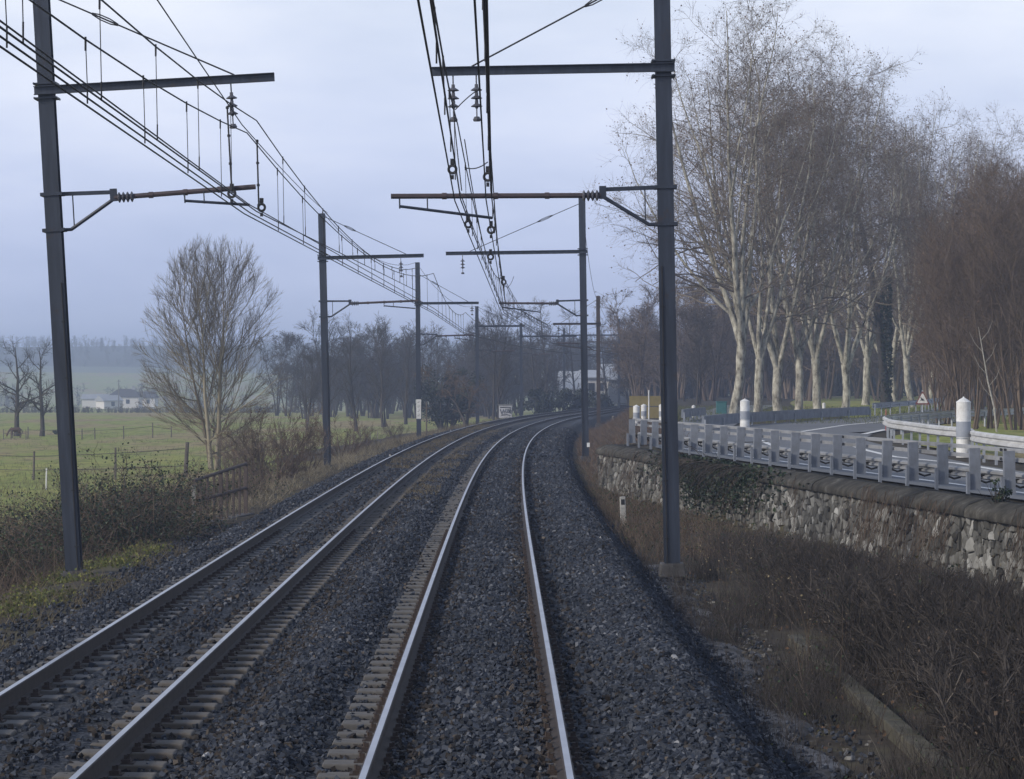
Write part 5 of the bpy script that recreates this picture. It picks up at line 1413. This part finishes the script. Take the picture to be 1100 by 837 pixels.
mb = MB(); mb.box((0, -.21, .42), (.54, .02, .74)); mb.build('door', plain('teal_paint_light', (.045, .15, .15), (.03, .11, .115), 4, .6), t)
for (p, h, w_, lab) in ((PX(670, 567, 60.5), .80, .15, 'leaning white concrete marker post at the foot of the stone wall'), (PX(659, 459, 178), .85, .13, 'small white marker post on the reddish bank at the bend')):
    t = thing('marker_post', lab, 'marker post', p, (0, -.04, 0))
    mb = MB(); mb.box((0, 0, h / 2 - .1), (w_, .1, h + .1), None, .9); mb.build('shaft', plain('chalky_concrete', (.42, .41, .39), (.25, .245, .235), 9, .9, 0, .2, dirt=(.14, .135, .12)), t, bevel=.012)
    mb = MB(); mb.box((0, -.0485, h * .78), (w_ * .55, .012, h * .16)); mb.build('number_field', M_dark, t)
# graffiti cabinet by the line, on the left
b = PX(543, 448, 235)
t = thing('trackside_cabinet', 'pale trackside cabinet covered with dark graffiti, left of the mast with the signal lamp', 'cabinet', b)
mb = MB(); mb.box((0, 0, .5), (1.22, .6, 1.2)); mb.build('body', plain('pale_cabinet', (.52, .52, .54), (.4, .4, .42), 3, .7), t, bevel=.02)
mb = MB(); mb.box((0, 0, 1.13), (1.34, .72, .07)); mb.build('roof', M_conc, t)
mb = MB(); y = -.315
for pts in ([(-.5, .75), (-.36, .3), (-.2, .72), (-.08, .32), (.05, .78)], [(.1, .35), (.22, .8), (.36, .34), (.15, .5)], [(.44, .82), (.38, .5), (.5, .3), (.52, .65)], [(-.52, .9), (.1, .92), (.5, .88)], [(-.4, .18), (.1, .22), (.46, .16)]):
    mb.tube([(x, y, z) for x, z in pts], .04, 5)
mb.build('graffiti', M_dark, t)
# signal lamp on its bracket
b = PX(554.5, 415, 249)
t = thing('signal_lamp', 'small dark signal lamp on a bracket left of its mast', 'signal', b)
mb = MB(); mb.box((0, 0, .55), (.26, .3, .62)); mb.lathe((0, 0, .9), [(.16, -.04), (.12, .12), (.03, .24), (.02, .26)], 10); mb.build('housing', M_dark, t, bevel=.02)
mb = MB(); mb.box((.05, 0, .2), (.7, .06, .06)); mb.tube([(0, 0, .2), (0, 0, .3)], .04, 6); mb.build('bracket', M_dark, t)
mb = MB(); mb.lathe((0, -.17, .6), [(.09, 0), (.09, .03), (.07, .04)], 12, (0, -1, 0)); mb.build('lens', plain('dead_lens', (.05, .05, .06), None, 5, .2), t)
mb = MB(); mb.tube([(0, 0, -.2), (.02, 0, 2.1)], .045, 7); mb.bar((-.3, 0, 1.75), (.3, 0, 1.75), .04, .06); o = mb.build('trackside_stake', M_wood); o.location = PX(458, 470, 150); tag(o, 'thin brown wooden stake right of the white banded mast', 'stake')

# ------------------------------------------------------------------ rusty railing over the culvert
A = PX(208, 558, 60); B = PX(264, 547, 64.5); A.z = B.z = -.60
t = thing('culvert_railing', 'rusty iron railing with a bent pale end post beside the left ballast', 'railing', A)
d = B - A; L = d.length; dn = d.normalized(); N = 9
for i in range(N):
    p = dn * (L * i / (N - 1)); h = 1.12 + .25 * i / (N - 1) - (.12 if i == 0 else 0)
    mb = MB(); mb.box((p.x, p.y, h / 2 - .1), (.10 if i % 4 == 0 else .06, .07, h + .2)); o = mb.build('post', M_conc if i == 0 else M_rust, t, bevel=.006)
for f_, nm in ((1.0, 'top_bar'), (.55, 'middle_bar')):
    mb = MB(); mb.tube([Vector((0, 0, 1.10 * f_)), dn * L + Vector((0, 0, 1.36 * f_))], .042, 7); mb.build(nm, M_rust, t)
t2 = thing('culvert_kerb', 'low dark concrete culvert edge under the rusty railing', 'kerb', A)
mb = MB(); mb.bar(Vector((0, 0, -.22)) - dn * .3, dn * (L + .3) + Vector((0, 0, -.16)), .3, .5); mb.build('slab', M_conc_dark, t2, bevel=.02)

# ------------------------------------------------------------------ paddock fences
def fence(label, posts, wires, r=.055, mat=M_wood, thick=()):
    p0 = PX(posts[0][0], posts[0][1], posts[0][3]); p0.z = ground_z(p0.x, p0.y)
    t = thing('paddock_fence', label, 'fence', p0); tops = []
    for i, (px_, yb_, yt_, Z) in enumerate(posts):
        b = PX(px_, yb_, Z); b.z = ground_z(b.x, b.y); h = (yb_ - yt_) / F * Z; rr = r * (1.9 if i in thick else 1)
        ln = rnd.uniform(-.05, .05) if i not in thick else .10
        mb = MB(); c = b - p0; mb.tube([c + Vector((0, 0, -.2)), c + Vector((ln * .5, 0, h * .5)), c + Vector((ln, 0, h))], [rr, rr * .95, rr * .8], 7); mb.build('post', mat, t); tops.append((c, h))
    for f_ in wires:
        mb = MB(); mb.tube([c + Vector((0, -.06, h * f_)) for c, h in tops], .016, 4); mb.build('wire', M_wood, t)
    return t
fence('near wooden paddock fence with two wires, ending at a thick leaning post', [(-30, 516, 483, 114), (36, 515, 484, 114), (80, 514, 481, 114), (124, 513, 478, 114), (199, 507, 468, 116)], (.82, .35), thick=(4,))
fence('far paddock fence of thin dark posts across the middle of the field', [(30, 474, 461, 196), (88, 473, 462, 196), (102, 472, 460, 196), (133, 471, 457, 196), (164, 471, 454, 198), (184, 470, 458, 200)], (.75,), .05)
fence('low fence of small posts behind the dry bramble bushes', [(93, 518, 505, 98), (110, 520, 507, 96), (134, 519, 497, 98), (150, 520, 505, 96), (157, 519, 503, 97)], (), .035)
fence('row of pale stakes on the verge left of the white banded mast', [(363, 468, 456, 170), (376, 466, 454, 175), (381, 465, 454, 180), (387, 464, 452, 185), (398, 463, 453, 190), (406, 462, 453, 195)], (), .04, M_straw if False else plain('pale_stake', (.26, .23, .18), (.18, .16, .13), 5, .9))
fence('broken fence frame round the feet of the horse', [(4, 474, 463, 195), (12, 474, 464, 195), (28, 473, 463, 195)], (.6,), .035)
mb = MB(); mb.tube([(0, 0, -.1), (.02, 0, .85)], .03, 7); mb.tube([(.02, 0, .85), (.02, 0, .88)], .035, 7); o = mb.build('electric_fence_stake', M_white); b = PX(49.5, 532, 104); b.z = ground_z(b.x, b.y); o.location = b; tag(o, 'thin white plastic stake in the bright grass left of the leaning mast', 'stake')

# ------------------------------------------------------------------ horse
b = PX(17, 468, 200); b.z = ground_z(b.x, b.y)
def horse(base, label, s=1.0, rz=0):
    mb = MB()
    mb.tube([(.62, 0, 1.02), (.45, 0, 1.10), (.15, 0, 1.04), (-.2, 0, 1.04), (-.48, 0, 1.08), (-.66, 0, 1.0)], [.12, .27, .28, .29, .25, .12], 14)
    mb.tube([(-.52, 0, 1.16), (-.78, 0, 1.0), (-.98, 0, .70), (-1.05, 0, .52)], [.2, .15, .115, .11], 12)
    mb.tube([(-1.0, 0, .62), (-1.08, 0, .45), (-1.14, 0, .25), (-1.16, 0, .17)], [.10, .125, .085, .06], 10)
    for sy in (-.11, .11):
        mb.tube([(-1.0, sy * .5, .60), (-.95, sy * .62, .72)], [.035, .01], 6)
        dx = .08 if sy > 0 else -.05
        mb.tube([(-.46, sy, 1.0), (-.47 + dx * .5, sy * 1.1, .62), (-.46 + dx, sy * 1.1, .50), (-.46 + dx, sy * 1.1, .16), (-.49 + dx, sy * 1.1, .0)], [.14, .075, .062, .045, .065], 9)
        mb.tube([(.50, sy, 1.05), (.42 + dx, sy * 1.15, .72), (.60 + dx, sy * 1.15, .48), (.57 + dx, sy * 1.15, .16), (.54 + dx, sy * 1.15, .0)], [.19, .12, .065, .045, .065], 9)
    t = thing('horse', label, 'horse', base, (0, 0, rz)); t.scale = (s, s, s)
    o = mb.build('body', plain('bay_coat', (.10, .052, .032), (.06, .034, .024), 5, .7), t, True)
    r_ = o.modifiers.new('remesh', 'REMESH'); r_.mode = 'VOXEL'; r_.voxel_size = .035; r_.use_smooth_shade = True
    mb = MB(); mb.tube([(.68, 0, 1.08), (.80, 0, .9), (.80, 0, .5)], [.05, .07, .03], 7); mb.build('tail', M_dark, t)
    mb = MB(); mb.tube([(-.5, 0, 1.36), (-.76, 0, 1.15), (-.95, 0, .86)], [.03, .055, .04], 6); mb.build('mane', M_dark, t)
horse(b, 'brown horse grazing at the foot of the bare tree at the left edge', .62, .25)
b = PX(60.5, 461, 215); b.z = ground_z(b.x, b.y)
dense_bush('field_bush', 'bush', 'small dark clump in the field right beside the near leaning mast', b, .65, .55, 500, M_bramble_leaf, 91, (.06, .12))

# ------------------------------------------------------------------ houses in the distance
M_wallp = plain('pale_render', (.62, .60, .57), (.52, .50, .48), 1.0, .9)
M_roofd = plain('dark_tile_roof', (.060, .052, .055), (.042, .038, .042), 2.0, .85)
M_roofg = plain('grey_sheet_roof', (.30, .31, .33), (.23, .24, .26), 1.0, .7)
M_roofp = plain('pale_sheet_roof', (.42, .44, .48), (.33, .35, .39), 1.0, .6)
M_win = plain('window_dark', (.03, .034, .042), None, 3, .25)
def house(label, px_, Z, w, d, hw, hr, roof_mat, hip=.0, over=.35, rz=0, zb=None, windows=((-.3, .5), (0, .5), (.3, .5)), chimney=True, name='house', wall=None):
    b = PX(px_, 438, Z); b.z = ground_z(b.x, b.y) if zb is None else zb
    t = thing(name, label, 'house', b, (0, 0, rz))
    mb = MB(); mb.box((0, 0, hw / 2 - .2), (w, d, hw + .4)); mb.build('wall', wall or M_wallp, t)
    x = w / 2 + over; y = d / 2 + over; xr = x - hip
    mb = MB(); mb.add([(-x, -y, hw), (x, -y, hw), (x, y, hw), (-x, y, hw), (-xr, 0, hw + hr), (xr, 0, hw + hr), (-x, -y, hw - .15), (x, -y, hw - .15), (x, y, hw - .15), (-x, y, hw - .15)], [(0, 1, 5, 4), (2, 3, 4, 5), (1, 2, 5), (3, 0, 4), (6, 7, 1, 0), (7, 8, 2, 1), (8, 9, 3, 2), (9, 6, 0, 3), (9, 8, 7, 6)])
    rf = mb.build('roof', roof_mat, t)
    if chimney:
        mb = MB(); mb.box((w * .25, 0, hw + hr + .1), (.6, .6, 1.2)); mb.box((w * .25, 0, hw + hr + .75), (.72, .72, .12)); mb.build('chimney', M_roofg, rf)
    for (fx, fz) in windows:
        mb = MB(); mb.box((fx * w, -d / 2 - .0, hw * fz), (.9, .12, 1.1)); f_ = mb.build('window', M_wallp if False else M_roofd, t)
        mb = MB(); mb.box((fx * w, -d / 2 - .065, hw * fz), (.74, .02, .94)); mb.build('pane', M_win, f_)
    return t
house('pale house with a dark hipped roof in the mist below the hill', 135, 640, 7.6, 7, 2.6, 1.9, M_roofd, 2.2, windows=((-.34, .5), (-.1, .5), (.14, .5)), zb=-3.5)
house('low pale gabled barn left of the dark hipped roof', 117, 625, 4.6, 6, 1.7, 1.3, M_roofg, 0, zb=-3.5, windows=((0, .5),), chimney=False, name='barn', rz=.5)
house('long pale roofed shed farthest left in the mist behind the leaning mast', 103, 660, 6.4, 5, 1.9, 1.2, M_roofg, 0, zb=-3.5, windows=(), chimney=False, name='shed')
house('faint house just left of the round-crowned field tree', 156, 680, 6, 6, 2.2, 1.6, M_roofd, .8, zb=-3.6, windows=((-.2, .5), (.2, .5)), chimney=False)
mb = MB(); mb.tube([(0, 0, 0), (0, 0, 6.6)], [.16, .10], 8); mb.bar((-.5, 0, 6.2), (.5, 0, 6.2), .08, .1); o = mb.build('utility_pole', M_wood); o.location = PX(127.5, 437, 610); tag(o, 'thin utility pole standing before the dark hipped roof', 'pole')
house('large pale roofed building in the mist behind the bend, seen between two masts', 615, 345, 3.4, 7, 1.6, 2.4, M_roofp, .0, zb=.3, rz=.0, windows=((-.2, .5), (.2, .5)), chimney=False, wall=M_wallp)
house('small pale roofed building in the mist right of the two close masts', 659, 360, 3.6, 6, 3.0, 2.2, M_roofp, .0, zb=.2, rz=.3, windows=((0, .5),), chimney=False, wall=M_wallp)
house('pale house end glimpsed at the right of the roof behind the bend', 637, 352, 3.2, 6, 3.4, 1.0, M_roofp, .0, zb=.1, rz=.1, windows=((-.2, .6), (.2, .6)), chimney=False, wall=M_wallp)
